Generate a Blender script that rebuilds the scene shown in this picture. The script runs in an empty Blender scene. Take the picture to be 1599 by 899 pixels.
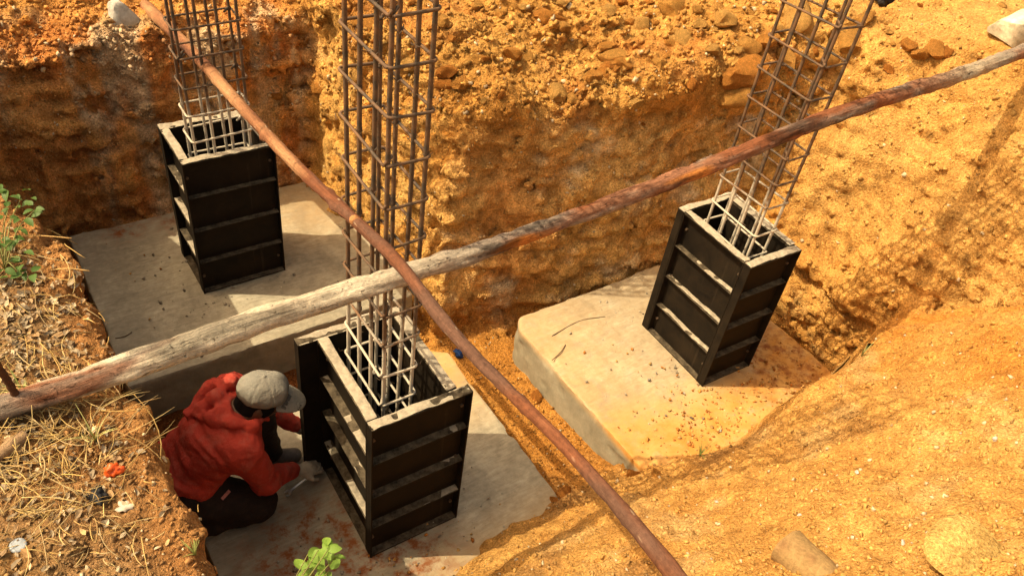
import bpy, math, random
import numpy as np
from mathutils import Matrix, Vector
from mathutils.bvhtree import BVHTree

random.seed(7)
RNG = np.random.default_rng(7)
R = math.radians
scn = bpy.context.scene
col = scn.collection

# ------------------------------------------------------------------ camera
# world: x and y run along the footings' edges, z = 0 is the top of the concrete footings
FPX = 1233.56
CAM = np.array([0.0, 0.0, 3.667])
CR = np.array([0.82748109, -0.54830633, 0.12097609])
CU = np.array([0.28496036, 0.59573304, 0.75093258])
CF = np.array([0.48381054, 0.58690912, -0.6492034])
cd = bpy.data.cameras.new('camera')
cam = bpy.data.objects.new('camera', cd)
col.objects.link(cam)
cam.matrix_world = Matrix(((CR[0], CU[0], -CF[0], CAM[0]), (CR[1], CU[1], -CF[1], CAM[1]),
                           (CR[2], CU[2], -CF[2], CAM[2]), (0, 0, 0, 1)))
cd.sensor_width = 36.0
cd.lens = FPX / 1599 * 36.0
cd.clip_start = 0.05
cd.clip_end = 1000
scn.camera = cam

# ------------------------------------------------------------------ light
SUN_EL = 55.0
SUN_H = np.array([-0.883, 0.469])          # horizontal direction towards the sun
SUN_H = SUN_H / np.linalg.norm(SUN_H)
w = bpy.data.worlds.new('World')
scn.world = w
w.use_nodes = True
nt = w.node_tree
sky = nt.nodes.new('ShaderNodeTexSky')
sky.sky_type = 'NISHITA'
sky.sun_disc = False
sky.sun_elevation = R(SUN_EL)
sky.sun_rotation = math.atan2(SUN_H[0], SUN_H[1])
sky.dust_density = 6.0
sky.air_density = 1.0
sky.ozone_density = 0.6
warm = nt.nodes.new('ShaderNodeMixRGB')
warm.blend_type = 'MULTIPLY'
warm.inputs[0].default_value = 1.0
warm.inputs[2].default_value = (1.0, 0.80, 0.52, 1)     # dusty, hazy air
nt.links.new(sky.outputs[0], warm.inputs[1])
nt.links.new(warm.outputs[0], nt.nodes['Background'].inputs[0])
nt.nodes['Background'].inputs[1].default_value = 0.15

sd = bpy.data.lights.new('sun', 'SUN')
sd.energy = 2.6
sd.angle = R(0.35)
sd.color = (1.0, 0.83, 0.55)
sun = bpy.data.objects.new('sun', sd)
col.objects.link(sun)
sv = Vector((SUN_H[0] * math.cos(R(SUN_EL)), SUN_H[1] * math.cos(R(SUN_EL)), math.sin(R(SUN_EL))))
sun.rotation_euler = sv.to_track_quat('Z', 'Y').to_euler()
sun.location = (-6, 4, 9)

scn.view_settings.view_transform = 'Standard'
scn.view_settings.look = 'None'
scn.view_settings.gamma = 1.0
scn.view_settings.use_curve_mapping = False
scn.view_settings.exposure = 0.98

# ------------------------------------------------------------------ helpers: points and noise
def ray(u, v):
    d = CF + (u - 799.5) / FPX * CR - (v - 449.5) / FPX * CU
    return d / np.linalg.norm(d)
def P(u, v, z):
    d = ray(u, v)
    return CAM + d * ((z - CAM[2]) / d[2])
def topx(p):
    d = np.asarray(p) - CAM
    zz = d @ CF
    return 799.5 + FPX * (d @ CR) / zz, 449.5 - FPX * (d @ CU) / zz, zz

TAB = np.random.default_rng(3).random(64 ** 3).astype(np.float32) * 2 - 1
def vn(x, y, z, s, seed=0):
    """smooth value noise, -1..1, feature size s"""
    x = x / s + seed * 7.31; y = y / s + seed * 3.77; z = z / s + seed * 5.13
    fx = np.floor(x); fy = np.floor(y); fz = np.floor(z)
    i = fx.astype(np.int64); j = fy.astype(np.int64); k = fz.astype(np.int64)
    tx = (x - fx).astype(np.float32); ty = (y - fy).astype(np.float32); tz = (z - fz).astype(np.float32)
    tx = tx * tx * (3 - 2 * tx); ty = ty * ty * (3 - 2 * ty); tz = tz * tz * (3 - 2 * tz)
    i0 = (i & 63) << 12; i1 = ((i + 1) & 63) << 12
    j0 = (j & 63) << 6; j1 = ((j + 1) & 63) << 6
    k0 = k & 63; k1 = (k + 1) & 63
    def L(a, b, t): return a + (b - a) * t
    c0 = L(L(TAB[i0 | j0 | k0], TAB[i1 | j0 | k0], tx), L(TAB[i0 | j1 | k0], TAB[i1 | j1 | k0], tx), ty)
    c1 = L(L(TAB[i0 | j0 | k1], TAB[i1 | j0 | k1], tx), L(TAB[i0 | j1 | k1], TAB[i1 | j1 | k1], tx), ty)
    return L(c0, c1, tz)
def fbm(x, y, z, s, n=3, seed=0):
    r = 0; a = 1.0; t = 0
    for k in range(n):
        r = r + a * vn(x, y, z, s / 2 ** k, seed + k * 11); t += a; a *= 0.5
    return r / t
def smin(a, b, k):
    h = np.clip(0.5 + 0.5 * (b - a) / k, 0, 1)
    return b + (a - b) * h - k * h * (1 - h)
def smax(a, b, k): return -smin(-a, -b, k)
def sat(x): return np.clip(x, 0, 1)
def lerp(a, b, t): return a + (b - a) * t

# ------------------------------------------------------------------ helpers: meshes
def mk(name, V, F, mat=None, parent=None, smooth=True, colattr=None, link=True, normals=None, extra=None):
    """ONE mesh object from an (n,3) array and an (m,3|4) array or a list of faces"""
    me = bpy.data.meshes.new(name)
    V = np.asarray(V, np.float32)
    if isinstance(F, np.ndarray):
        n = F.shape[1]; m = len(F)
        me.vertices.add(len(V)); me.vertices.foreach_set('co', V.ravel())
        me.loops.add(m * n); me.loops.foreach_set('vertex_index', F.astype(np.int32).ravel())
        me.polygons.add(m)
        me.polygons.foreach_set('loop_start', (np.arange(m) * n).astype(np.int32))
        try: me.polygons.foreach_set('loop_total', np.full(m, n, np.int32))
        except Exception: pass
        me.update(calc_edges=True)
    else:
        me.from_pydata(V.tolist(), [], F)
    if smooth: me.polygons.foreach_set('use_smooth', np.ones(len(me.polygons), bool))
    def addc(nm, arr):
        at = me.attributes.new(nm, 'FLOAT_COLOR', 'POINT')
        c = np.ones((len(V), 4), np.float32); c[:, :3] = arr
        at.data.foreach_set('color', c.ravel())
    if colattr is not None: addc('tint', colattr)
    if extra:
        for k, v in extra.items(): addc(k, v)
    me.validate()
    me.update()
    if normals is not None:
        try: me.normals_split_custom_set_from_vertices([tuple(x) for x in normals.tolist()])
        except Exception: pass
    if mat is not None: me.materials.append(mat)
    o = bpy.data.objects.new(name, me)
    col.objects.link(o)
    if parent is not None: o.parent = parent
    return o
def inst(o, parent=None, loc=None, rot=None, scale=None, name=None):
    c = o.copy()
    if name: c.name = name
    col.objects.link(c); c.parent = parent
    if loc is not None: c.location = loc
    if rot is not None: c.rotation_euler = rot
    if scale is not None: c.scale = scale if hasattr(scale, '__len__') else (scale,) * 3
    return c
def empty(name, loc=(0, 0, 0), rz=0):
    o = bpy.data.objects.new(name, None)
    col.objects.link(o)
    o.location = loc; o.rotation_euler = (0, 0, rz); o.empty_display_size = 0.1
    return o
def tag(o, label=None, cat=None, group=None, kind=None):
    if label: o['label'] = label
    if cat: o['category'] = cat
    if group: o['group'] = group
    if kind: o['kind'] = kind
    return o
class MB:
    """collects pieces of one mesh"""
    def __init__(s): s.V = []; s.F = []; s.C = []; s.n = 0
    def add(s, V, F, c=None):
        V = np.asarray(V, float)
        s.V.append(V); s.F += [tuple(int(i) + s.n for i in f) for f in F]
        s.C.append(np.tile(np.asarray(c if c is not None else (1, 1, 1), float), (len(V), 1)) if c is None or np.ndim(c) == 1 else np.asarray(c))
        s.n += len(V)
    def box(s, lo, hi, c=None):
        x0, y0, z0 = lo; x1, y1, z1 = hi
        V = [(x0, y0, z0), (x1, y0, z0), (x1, y1, z0), (x0, y1, z0), (x0, y0, z1), (x1, y0, z1), (x1, y1, z1), (x0, y1, z1)]
        s.add(V, [(0, 3, 2, 1), (4, 5, 6, 7), (0, 1, 5, 4), (1, 2, 6, 5), (2, 3, 7, 6), (3, 0, 4, 7)], c)
    def tube(s, pts, rad, n=8, c=None, cap=True):
        V, F = tube(pts, rad, n, cap); s.add(V, F, c)
    def build(s, name, mat, parent=None, smooth=False, tint=False):
        return mk(name, np.concatenate(s.V), s.F, mat, parent, smooth, np.concatenate(s.C) if tint else None)
def frames(pts):
    pts = np.asarray(pts, float)
    T = np.gradient(pts, axis=0)
    T /= np.linalg.norm(T, axis=1)[:, None] + 1e-12
    up = np.array([0, 0, 1.0]) if abs(T[0, 2]) < 0.9 else np.array([1.0, 0, 0])
    n = np.cross(up, T[0]); n /= np.linalg.norm(n)
    N = []
    for t in T:
        n = n - t * (n @ t); n /= np.linalg.norm(n) + 1e-12
        N.append(n.copy())
    N = np.array(N)
    return pts, T, N, np.cross(T, N)
def tube(pts, rad, n=8, cap=True):
    pts, T, N, B = frames(pts)
    m = len(pts)
    rad = np.broadcast_to(np.asarray(rad, float), (m,)) if np.ndim(rad) < 2 else np.asarray(rad)
    th = np.linspace(0, 2 * np.pi, n, endpoint=False)
    rr = rad[:, None] if rad.ndim == 1 else rad
    V = pts[:, None, :] + rr[:, :, None] * (np.cos(th)[None, :, None] * N[:, None, :] + np.sin(th)[None, :, None] * B[:, None, :])
    V = V.reshape(-1, 3)
    F = []
    for i in range(m - 1):
        for j in range(n):
            k = (j + 1) % n
            F.append((i * n + j, i * n + k, (i + 1) * n + k, (i + 1) * n + j))
    if cap:
        F.append(tuple(range(n - 1, -1, -1))); F.append(tuple((m - 1) * n + j for j in range(n)))
    return V, F
def resample(pts, step):
    pts = np.asarray(pts, float)
    # Catmull-Rom through the points
    Q = np.vstack([2 * pts[0] - pts[1], pts, 2 * pts[-1] - pts[-2]])
    out = []
    for i in range(1, len(Q) - 2):
        L = np.linalg.norm(Q[i + 1] - Q[i]); m = max(2, int(L / step))
        for t in np.linspace(0, 1, m, endpoint=False):
            a, b, c, d = Q[i - 1], Q[i], Q[i + 1], Q[i + 2]
            out.append(0.5 * ((2 * b) + (c - a) * t + (2 * a - 5 * b + 4 * c - d) * t * t + (3 * b - a - 3 * c + d) * t ** 3))
    out.append(pts[-1])
    return np.array(out)

# ------------------------------------------------------------------ surface nets (block sparse)
BS = 8
def surfnet(fn, lo, hi, h, keep=None, coarse=None, margin=None, BS=BS):
    lo = np.asarray(lo, float); hi = np.asarray(hi, float)
    nb = np.ceil((hi - lo) / (h * BS)).astype(int)
    I = np.stack(np.meshgrid(*[np.arange(k) for k in nb], indexing='ij'), -1).reshape(-1, 3)
    ctr = lo + (I + 0.5) * h * BS
    f0 = (coarse or fn)(ctr[:, 0], ctr[:, 1], ctr[:, 2])
    mg = margin if margin is not None else h * BS * 1.1
    m = np.abs(f0) < mg
    if keep is not None: m &= keep(ctr)
    I = I[m]
    loc = np.stack(np.meshgrid(*[np.arange(BS + 1)] * 3, indexing='ij'), -1).reshape(-1, 3)
    Vs = []; Ks = []; Q = []
    NX = nb * BS + 4
    def key(c): return ((c[..., 0] + 1) * NX[1] + (c[..., 1] + 1)) * NX[2] + (c[..., 2] + 1)
    for s in range(0, len(I), 1500):
        Ib = I[s:s + 1500]
        G = (Ib[:, None, :] * BS + loc[None])
        X = lo + G * h
        f = fn(X[..., 0].ravel(), X[..., 1].ravel(), X[..., 2].ravel()).reshape(len(Ib), BS + 1, BS + 1, BS + 1)
        sg = f < 0
        n = BS
        cnt = np.zeros((len(Ib), n, n, n), np.int8)
        for dx in (0, 1):
            for dy in (0, 1):
                for dz in (0, 1): cnt += sg[:, dx:n + dx, dy:n + dy, dz:n + dz]
        act = (cnt > 0) & (cnt < 8)
        b, i, j, k = np.nonzero(act)
        if len(b) == 0: continue
        acc = np.zeros((len(b), 3)); num = np.zeros(len(b))
        cs = [(dx, dy, dz) for dx in (0, 1) for dy in (0, 1) for dz in (0, 1)]
        for a in cs:
            for ax in range(3):
                if a[ax] == 1: continue
                c = list(a); c[ax] = 1
                fa = f[b, i + a[0], j + a[1], k + a[2]]; fb = f[b, i + c[0], j + c[1], k + c[2]]
                x = (fa < 0) != (fb < 0)
                t = np.where(x, fa / np.where(x, fa - fb, 1), 0)
                p = np.array(a, float)[None] + 0; p = np.repeat(p, len(b), 0); p[:, ax] += t
                acc += p * x[:, None]; num += x
        cell = np.stack([i, j, k], -1) + Ib[b] * BS
        Vs.append(lo + (cell + acc / num[:, None]) * h); Ks.append(key(cell))
        for ax in range(3):
            sl0 = [slice(None)] + [slice(0, n)] * 3; sl1 = list(sl0); sl1[ax + 1] = slice(1, n + 1)
            s0 = sg[tuple(sl0)]; s1 = sg[tuple(sl1)]
            b, i, j, k = np.nonzero(s0 != s1)
            if len(b) == 0: continue
            g = np.stack([i, j, k], -1) + Ib[b] * BS
            o1, o2 = (ax + 1) % 3, (ax + 2) % 3
            e1 = np.zeros(3, int); e1[o1] = 1; e2 = np.zeros(3, int); e2[o2] = 1
            q = np.stack([key(g - e1 - e2), key(g - e2), key(g), key(g - e1)], -1)
            fl = ~s0[b, i, j, k]
            q[fl] = q[fl][:, ::-1]
            Q.append(q)
    V = np.concatenate(Vs); K = np.concatenate(Ks); Q = np.concatenate(Q)
    o = np.argsort(K); K = K[o]; V = V[o]
    ix = np.searchsorted(K, Q); ix = np.clip(ix, 0, len(K) - 1)
    good = (K[ix] == Q).all(1)
    return V, ix[good]
def vnormals(V, F):
    n = np.cross(V[F[:, 2]] - V[F[:, 0]], V[F[:, 3]] - V[F[:, 1]])
    N = np.zeros_like(V)
    for k in range(4):
        for c in range(3): N[:, c] += np.bincount(F[:, k], n[:, c], len(V))
    return N / (np.linalg.norm(N, axis=1)[:, None] + 1e-12)

# ------------------------------------------------------------------ materials
class NT:
    def __init__(s, name):
        s.m = bpy.data.materials.new(name); s.m.use_nodes = True
        s.t = s.m.node_tree; s.b = s.t.nodes['Principled BSDF']
    def n(s, ty, ins=None, **kw):
        x = s.t.nodes.new('ShaderNode' + ty)
        for k, v in kw.items(): setattr(x, k, v)
        for k, v in (ins or {}).items():
            if isinstance(v, bpy.types.NodeSocket): s.t.links.new(v, x.inputs[k])
            else: x.inputs[k].default_value = v
        return x
    def obj(s): return s.n('TexCoord').outputs['Object']
    def noise(s, vec, scale, detail=6, rough=0.6, dist=0.0):
        return s.n('TexNoise', {'Vector': vec, 'Scale': scale, 'Detail': detail, 'Roughness': rough, 'Distortion': dist}).outputs['Fac']
    def vor(s, vec, scale, feat='F1'):
        return s.n('TexVoronoi', {'Vector': vec, 'Scale': scale}, feature=feat).outputs['Distance']
    def ramp(s, fac, a, b, c0=0.0, c1=1.0):
        return s.n('MapRange', {'Value': fac, 'From Min': a, 'From Max': b, 'To Min': c0, 'To Max': c1}).outputs[0]
    def mix(s, fac, a, b, mode='MIX'):
        x = s.n('MixRGB', blend_type=mode)
        for i, v in enumerate((fac, a, b)):
            if isinstance(v, bpy.types.NodeSocket): s.t.links.new(v, x.inputs[i])
            elif i == 0: x.inputs[0].default_value = v
            else: x.inputs[i].default_value = tuple(v) + (1,) if len(v) == 3 else v
        return x.outputs[0]
    def math(s, op, a, b):
        x = s.n('Math', operation=op)
        for i, v in enumerate((a, b)):
            if isinstance(v, bpy.types.NodeSocket): s.t.links.new(v, x.inputs[i])
            else: x.inputs[i].default_value = v
        return x.outputs[0]
    def attr(s, name='tint'): return s.n('Attribute', attribute_name=name).outputs['Color']
    def fin(s, colr, rough=0.9, bump=None, strength=0.5, dist=0.01, metallic=0.0, spec=0.3):
        def put(k, v):
            if isinstance(v, bpy.types.NodeSocket): s.t.links.new(v, s.b.inputs[k])
            else: s.b.inputs[k].default_value = tuple(v) + (1,) if hasattr(v, '__len__') and len(v) == 3 else v
        put('Base Color', colr); put('Roughness', rough); put('Metallic', metallic); put('Specular IOR Level', spec)
        if bump is not None:
            bn = s.n('Bump', {'Height': bump, 'Strength': strength, 'Distance': dist})
            s.t.links.new(bn.outputs[0], s.b.inputs['Normal'])
        return s.m

def m_earth():
    t = NT('earth'); v = t.obj()
    big = t.noise(v, 7, 8, 0.65); fine = t.noise(v, 75, 6, 0.75); gr = t.vor(v, 95)
    c = t.mix(1.0, t.attr(), t.mix(t.ramp(big, 0.3, 0.7), (0.72, 0.66, 0.6), (1.22, 1.22, 1.2)), 'MULTIPLY')
    c = t.mix(1.0, c, t.mix(t.ramp(fine, 0.34, 0.66), (0.64, 0.57, 0.50), (1.55, 1.58, 1.62)), 'MULTIPLY')
    c = t.mix(1.0, c, t.mix(t.ramp(t.noise(v, 22, 5, 0.7), 0.3, 0.7), (0.74, 0.70, 0.66), (1.18, 1.18, 1.18)), 'MULTIPLY')
    sp = t.ramp(t.noise(v, 130, 2, 0.5), 0.66, 0.74)
    c = t.mix(t.math('MULTIPLY', sp, 0.5), c, (0.62, 0.5, 0.33))
    h = t.math('ADD', t.math('MULTIPLY', t.noise(v, 38, 10, 0.8), 1.0), t.math('MULTIPLY', t.vor(v, 60), -0.5))
    h = t.math('ADD', h, t.math('MULTIPLY', t.vor(v, 150), -0.35))
    return t.fin(c, 0.97, h, 0.95, 0.022, spec=0.1)
def m_tint(name, rough=0.9, fs=40, lo=0.7, hi=1.25, bump=0.3, bd=0.004, spec=0.3, metallic=0.0):
    t = NT(name); v = t.obj()
    f = t.noise(v, fs, 7, 0.68)
    c = t.mix(1.0, t.attr(), t.mix(t.ramp(f, 0.28, 0.72), (lo,) * 3, (hi,) * 3), 'MULTIPLY')
    return t.fin(c, rough, f, bump, bd, spec=spec, metallic=metallic)
def m_bark(name, lo, hi, bump, spec, rough, crack):
    t = NT(name); v = t.obj(); ax = t.attr('axis')
    g = t.noise(t.n('Mapping', {'Vector': ax, 'Scale': (7, 130, 130)}).outputs[0], 1.0, 7, 0.7, 0.5)
    pl = t.noise(t.n('Mapping', {'Vector': ax, 'Scale': (28, 60, 60)}).outputs[0], 1.0, 6, 0.7, 1.0)
    f = t.noise(v, 60, 7, 0.7)
    c = t.mix(1.0, t.attr(), t.mix(t.ramp(g, 0.3, 0.7), (lo,) * 3, (hi,) * 3), 'MULTIPLY')
    c = t.mix(1.0, c, t.mix(t.ramp(f, 0.3, 0.7), (0.7, 0.68, 0.66), (1.25, 1.25, 1.25)), 'MULTIPLY')
    cr = t.ramp(pl, 0.60, 0.68)
    c = t.mix(t.math('MULTIPLY', cr, crack), c, (0.05, 0.028, 0.018))
    h = t.math('SUBTRACT', t.math('ADD', g, t.math('MULTIPLY', f, 0.7)), t.math('MULTIPLY', cr, crack * 1.2))
    return t.fin(c, rough, h, bump, 0.012, spec=spec)
def m_concrete():
    t = NT('concrete'); v = t.obj()
    a = t.noise(v, 3.2, 8, 0.6, 0.4); b = t.noise(v, 26, 8, 0.7); s = t.attr('stain_side')
    c = t.mix(t.ramp(a, 0.35, 0.68), (0.29, 0.26, 0.195), (0.44, 0.395, 0.295))
    c = t.mix(1.0, c, t.mix(t.ramp(b, 0.25, 0.75), (0.72, 0.72, 0.7), (1.2, 1.2, 1.2)), 'MULTIPLY')
    mp = t.n('Mapping', {'Vector': v, 'Scale': (1.0, 6.0, 1.0), 'Rotation': (0, 0, 0.6)})
    tr = t.noise(mp.outputs[0], 9, 5, 0.65, 0.8)
    c = t.mix(1.0, c, t.mix(t.ramp(tr, 0.35, 0.65), (0.84, 0.83, 0.8), (1.1, 1.1, 1.1)), 'MULTIPLY')
    c = t.mix(t.math('MULTIPLY', t.ramp(t.noise(v, 1.7, 7, 0.65, 0.6), 0.54, 0.66), 0.45), c, (0.20, 0.18, 0.14))
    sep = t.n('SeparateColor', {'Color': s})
    c = t.mix(t.math('MULTIPLY', sep.outputs[2], 0.8), c, t.mix(t.ramp(t.noise(v, 7, 8, 0.7), 0.35, 0.65), (0.19, 0.175, 0.12), (0.33, 0.30, 0.215)))  # sides greyer without dust, and darkened in colour for their weaker light
    so = t.math('MULTIPLY', sep.outputs[0], t.ramp(t.noise(v, 9, 8, 0.75), 0.2, 0.52))
    c = t.mix(so, c, (0.56, 0.33, 0.105))
    c = t.mix(t.math('MULTIPLY', t.ramp(sep.outputs[0], 0.55, 1.0), t.ramp(t.noise(v, 4, 7, 0.7), 0.38, 0.58)), c, (0.50, 0.235, 0.05))
    sr = t.math('MULTIPLY', sep.outputs[1], t.ramp(t.noise(v, 13, 8, 0.75), 0.45, 0.6))
    c = t.mix(sr, c, (0.23, 0.075, 0.02))
    pit = t.ramp(t.vor(v, 38), 0.05, 0.11)
    pm = t.ramp(t.noise(v, 5, 3, 0.5), 0.45, 0.6)
    c = t.mix(t.math('MULTIPLY', t.math('SUBTRACT', 1.0, pit), pm), c, (0.12, 0.10, 0.07))
    h = t.math('ADD', b, t.math('MULTIPLY', pit, 0.25))
    return t.fin(c, t.ramp(a, 0.3, 0.7, 0.85, 0.65), h, 0.45, 0.008, spec=0.3)
def m_form():
    t = NT('black_form_steel'); v = t.obj()
    a = t.noise(v, 6, 8, 0.7, 0.5); b = t.noise(v, 45, 6, 0.7)
    c = t.mix(t.ramp(a, 0.35, 0.75), (0.007, 0.0055, 0.004), (0.026, 0.018, 0.010))
    c = t.mix(t.ramp(b, 0.62, 0.8), c, (0.06, 0.04, 0.022))
    run = t.n('Mapping', {'Vector': v, 'Scale': (30, 30, 1.6)})
    c = t.mix(t.math('MULTIPLY', t.ramp(t.noise(run.outputs[0], 1.0, 5, 0.7), 0.6, 0.78), 0.2), c, (0.11, 0.08, 0.05))
    nz = t.n('SeparateXYZ', {'Vector': t.n('NewGeometry').outputs['Normal']}).outputs[2]
    up = t.ramp(nz, 0.6, 0.9)
    dust = t.math('MULTIPLY', up, t.ramp(t.noise(v, 16, 7, 0.7), 0.35, 0.6))
    c = t.mix(dust, c, (0.13, 0.105, 0.07))
    return t.fin(c, t.ramp(a, 0.3, 0.7, 0.6, 0.85), b, 0.25, 0.003, spec=0.12)
def m_rebar():
    t = NT('rebar_steel'); v = t.obj()
    a = t.noise(v, 14, 7, 0.7)
    v = t.n('NewGeometry').outputs['Position']
    rust = t.mix(t.ramp(a, 0.4, 0.62), (0.06, 0.046, 0.033), (0.17, 0.09, 0.043))
    z = t.n('SeparateXYZ', {'Vector': v}).outputs[2]
    cem = t.math('MULTIPLY', t.ramp(t.math('ADD', z, t.math('MULTIPLY', a, 0.35)), 1.52, 1.40), t.ramp(t.noise(v, 30, 5, 0.7), 0.2, 0.42))
    c = t.mix(cem, rust, (0.48, 0.43, 0.34))
    return t.fin(c, 0.75, a, 0.4, 0.003, spec=0.4)
def m_plain(name, c, rough=0.8, fs=60, var=0.3, bump=0.2, spec=0.3, metallic=0.0, bd=0.003):
    t = NT(name); v = t.obj(); f = t.noise(v, fs, 6, 0.65)
    lo = tuple(x * (1 - var) for x in c); hi = tuple(min(1, x * (1 + var)) for x in c)
    return t.fin(t.mix(t.ramp(f, 0.3, 0.7), lo, hi), rough, f, bump, bd, spec=spec, metallic=metallic)
def m_cloth(name, c, dust, fs=300):
    t = NT(name); v = t.obj()
    a = t.noise(v, 9, 6, 0.65); b = t.noise(v, fs, 3, 0.6)
    k = t.mix(t.ramp(a, 0.3, 0.7), tuple(x * 0.75 for x in c), tuple(x * 1.12 for x in c))
    nz = t.n('SeparateXYZ', {'Vector': t.n('NewGeometry').outputs['Normal']}).outputs[2]
    k = t.mix(t.math('MULTIPLY', t.ramp(t.noise(v, 14, 7, 0.7), 0.5, 0.8), 0.4), k, dust)
    wr = t.noise(v, 16, 4, 0.5, 0.6)
    h = t.math('ADD', t.math('MULTIPLY', b, 0.12), t.math('ADD', wr, t.math('MULTIPLY', t.noise(v, 55, 4, 0.6, 1.2), 0.45)))
    return t.fin(k, 0.95, h, 0.7, 0.014, spec=0.1)
def m_leaf(name, c):
    t = NT(name); v = t.obj(); f = t.noise(v, 30, 4, 0.6)
    k = t.mix(t.ramp(f, 0.3, 0.7), tuple(x * 0.7 for x in c), tuple(x * 1.3 for x in c))
    m = t.fin(k, 0.55, f, 0.2, 0.002, spec=0.4)
    t.b.inputs['Subsurface Weight'].default_value = 0.0
    tr = t.n('BsdfTranslucent'); t.t.links.new(k, tr.inputs[0])
    ms = t.n('MixShader'); ms.inputs[0].default_value = 0.3
    t.t.links.new(t.b.outputs[0], ms.inputs[1]); t.t.links.new(tr.outputs[0], ms.inputs[2])
    t.t.links.new(ms.outputs[0], t.t.nodes['Material Output'].inputs[0])
    return m

M = dict(earth=m_earth(), concrete=m_concrete(), form=m_form(), rebar=m_rebar(),
         crust=m_plain('cement_crust', (0.35, 0.305, 0.23), 0.95, 45, 0.3, 0.6, 0.1, bd=0.006),
         bark=m_bark('bark', 0.6, 1.35, 1.0, 0.15, 0.92, 0.75),
         smooth_bark=m_bark('smooth_bark', 0.72, 1.25, 0.55, 0.15, 0.8, 0.45),
         stone=m_tint('stone', 0.95, 35, 0.65, 1.3, 0.6, 0.012, 0.15),
         straw=m_tint('straw', 0.7, 60, 0.75, 1.2, 0.1, 0.001, 0.3),
         wire=m_plain('tie_wire', (0.10, 0.07, 0.045), 0.6, 60, 0.3, 0.1),
         red=m_cloth('red_knit', (0.44, 0.056, 0.038), (0.46, 0.22, 0.16)),
         black=m_cloth('black_cloth', (0.030, 0.023, 0.020), (0.085, 0.06, 0.042)),
         dark=m_cloth('dark_hood', (0.008, 0.007, 0.007), (0.015, 0.012, 0.01)),
         grey=m_cloth('grey_cap_cloth', (0.25, 0.24, 0.205), (0.34, 0.30, 0.23)),
         glove=m_cloth('glove_knit', (0.42, 0.37, 0.29), (0.30, 0.22, 0.14)),
         skin=m_plain('skin', (0.11, 0.055, 0.032), 0.55, 80, 0.15, 0.1),
         shoe=m_plain('shoe', (0.10, 0.085, 0.075), 0.7, 60, 0.3, 0.2),
         steel=m_plain('wrench_steel', (0.55, 0.54, 0.5), 0.35, 60, 0.15, 0.1, 0.5, 0.9),
         pink=m_plain('pink_label', (0.5, 0.22, 0.19), 0.7),
         blue=m_plain('blue_rag', (0.012, 0.05, 0.20), 0.7, 60, 0.4, 0.3),
         orange=m_plain('orange_plastic', (0.65, 0.09, 0.01), 0.45, 60, 0.3, 0.2, 0.5),
         blackp=m_plain('black_plastic', (0.02, 0.02, 0.022), 0.55, 50, 0.4, 0.3, 0.3),
         cap=m_plain('tin_lid', (0.32, 0.36, 0.40), 0.4, 60, 0.25, 0.2, 0.5),
         leaf=m_leaf('leaf_green', (0.075, 0.15, 0.025)), leaf2=m_leaf('leaf_bright', (0.20, 0.33, 0.05)),
         water=m_plain('mud', (0.42, 0.19, 0.035), 0.35, 9, 0.3, 0.1, 0.5))

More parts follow.
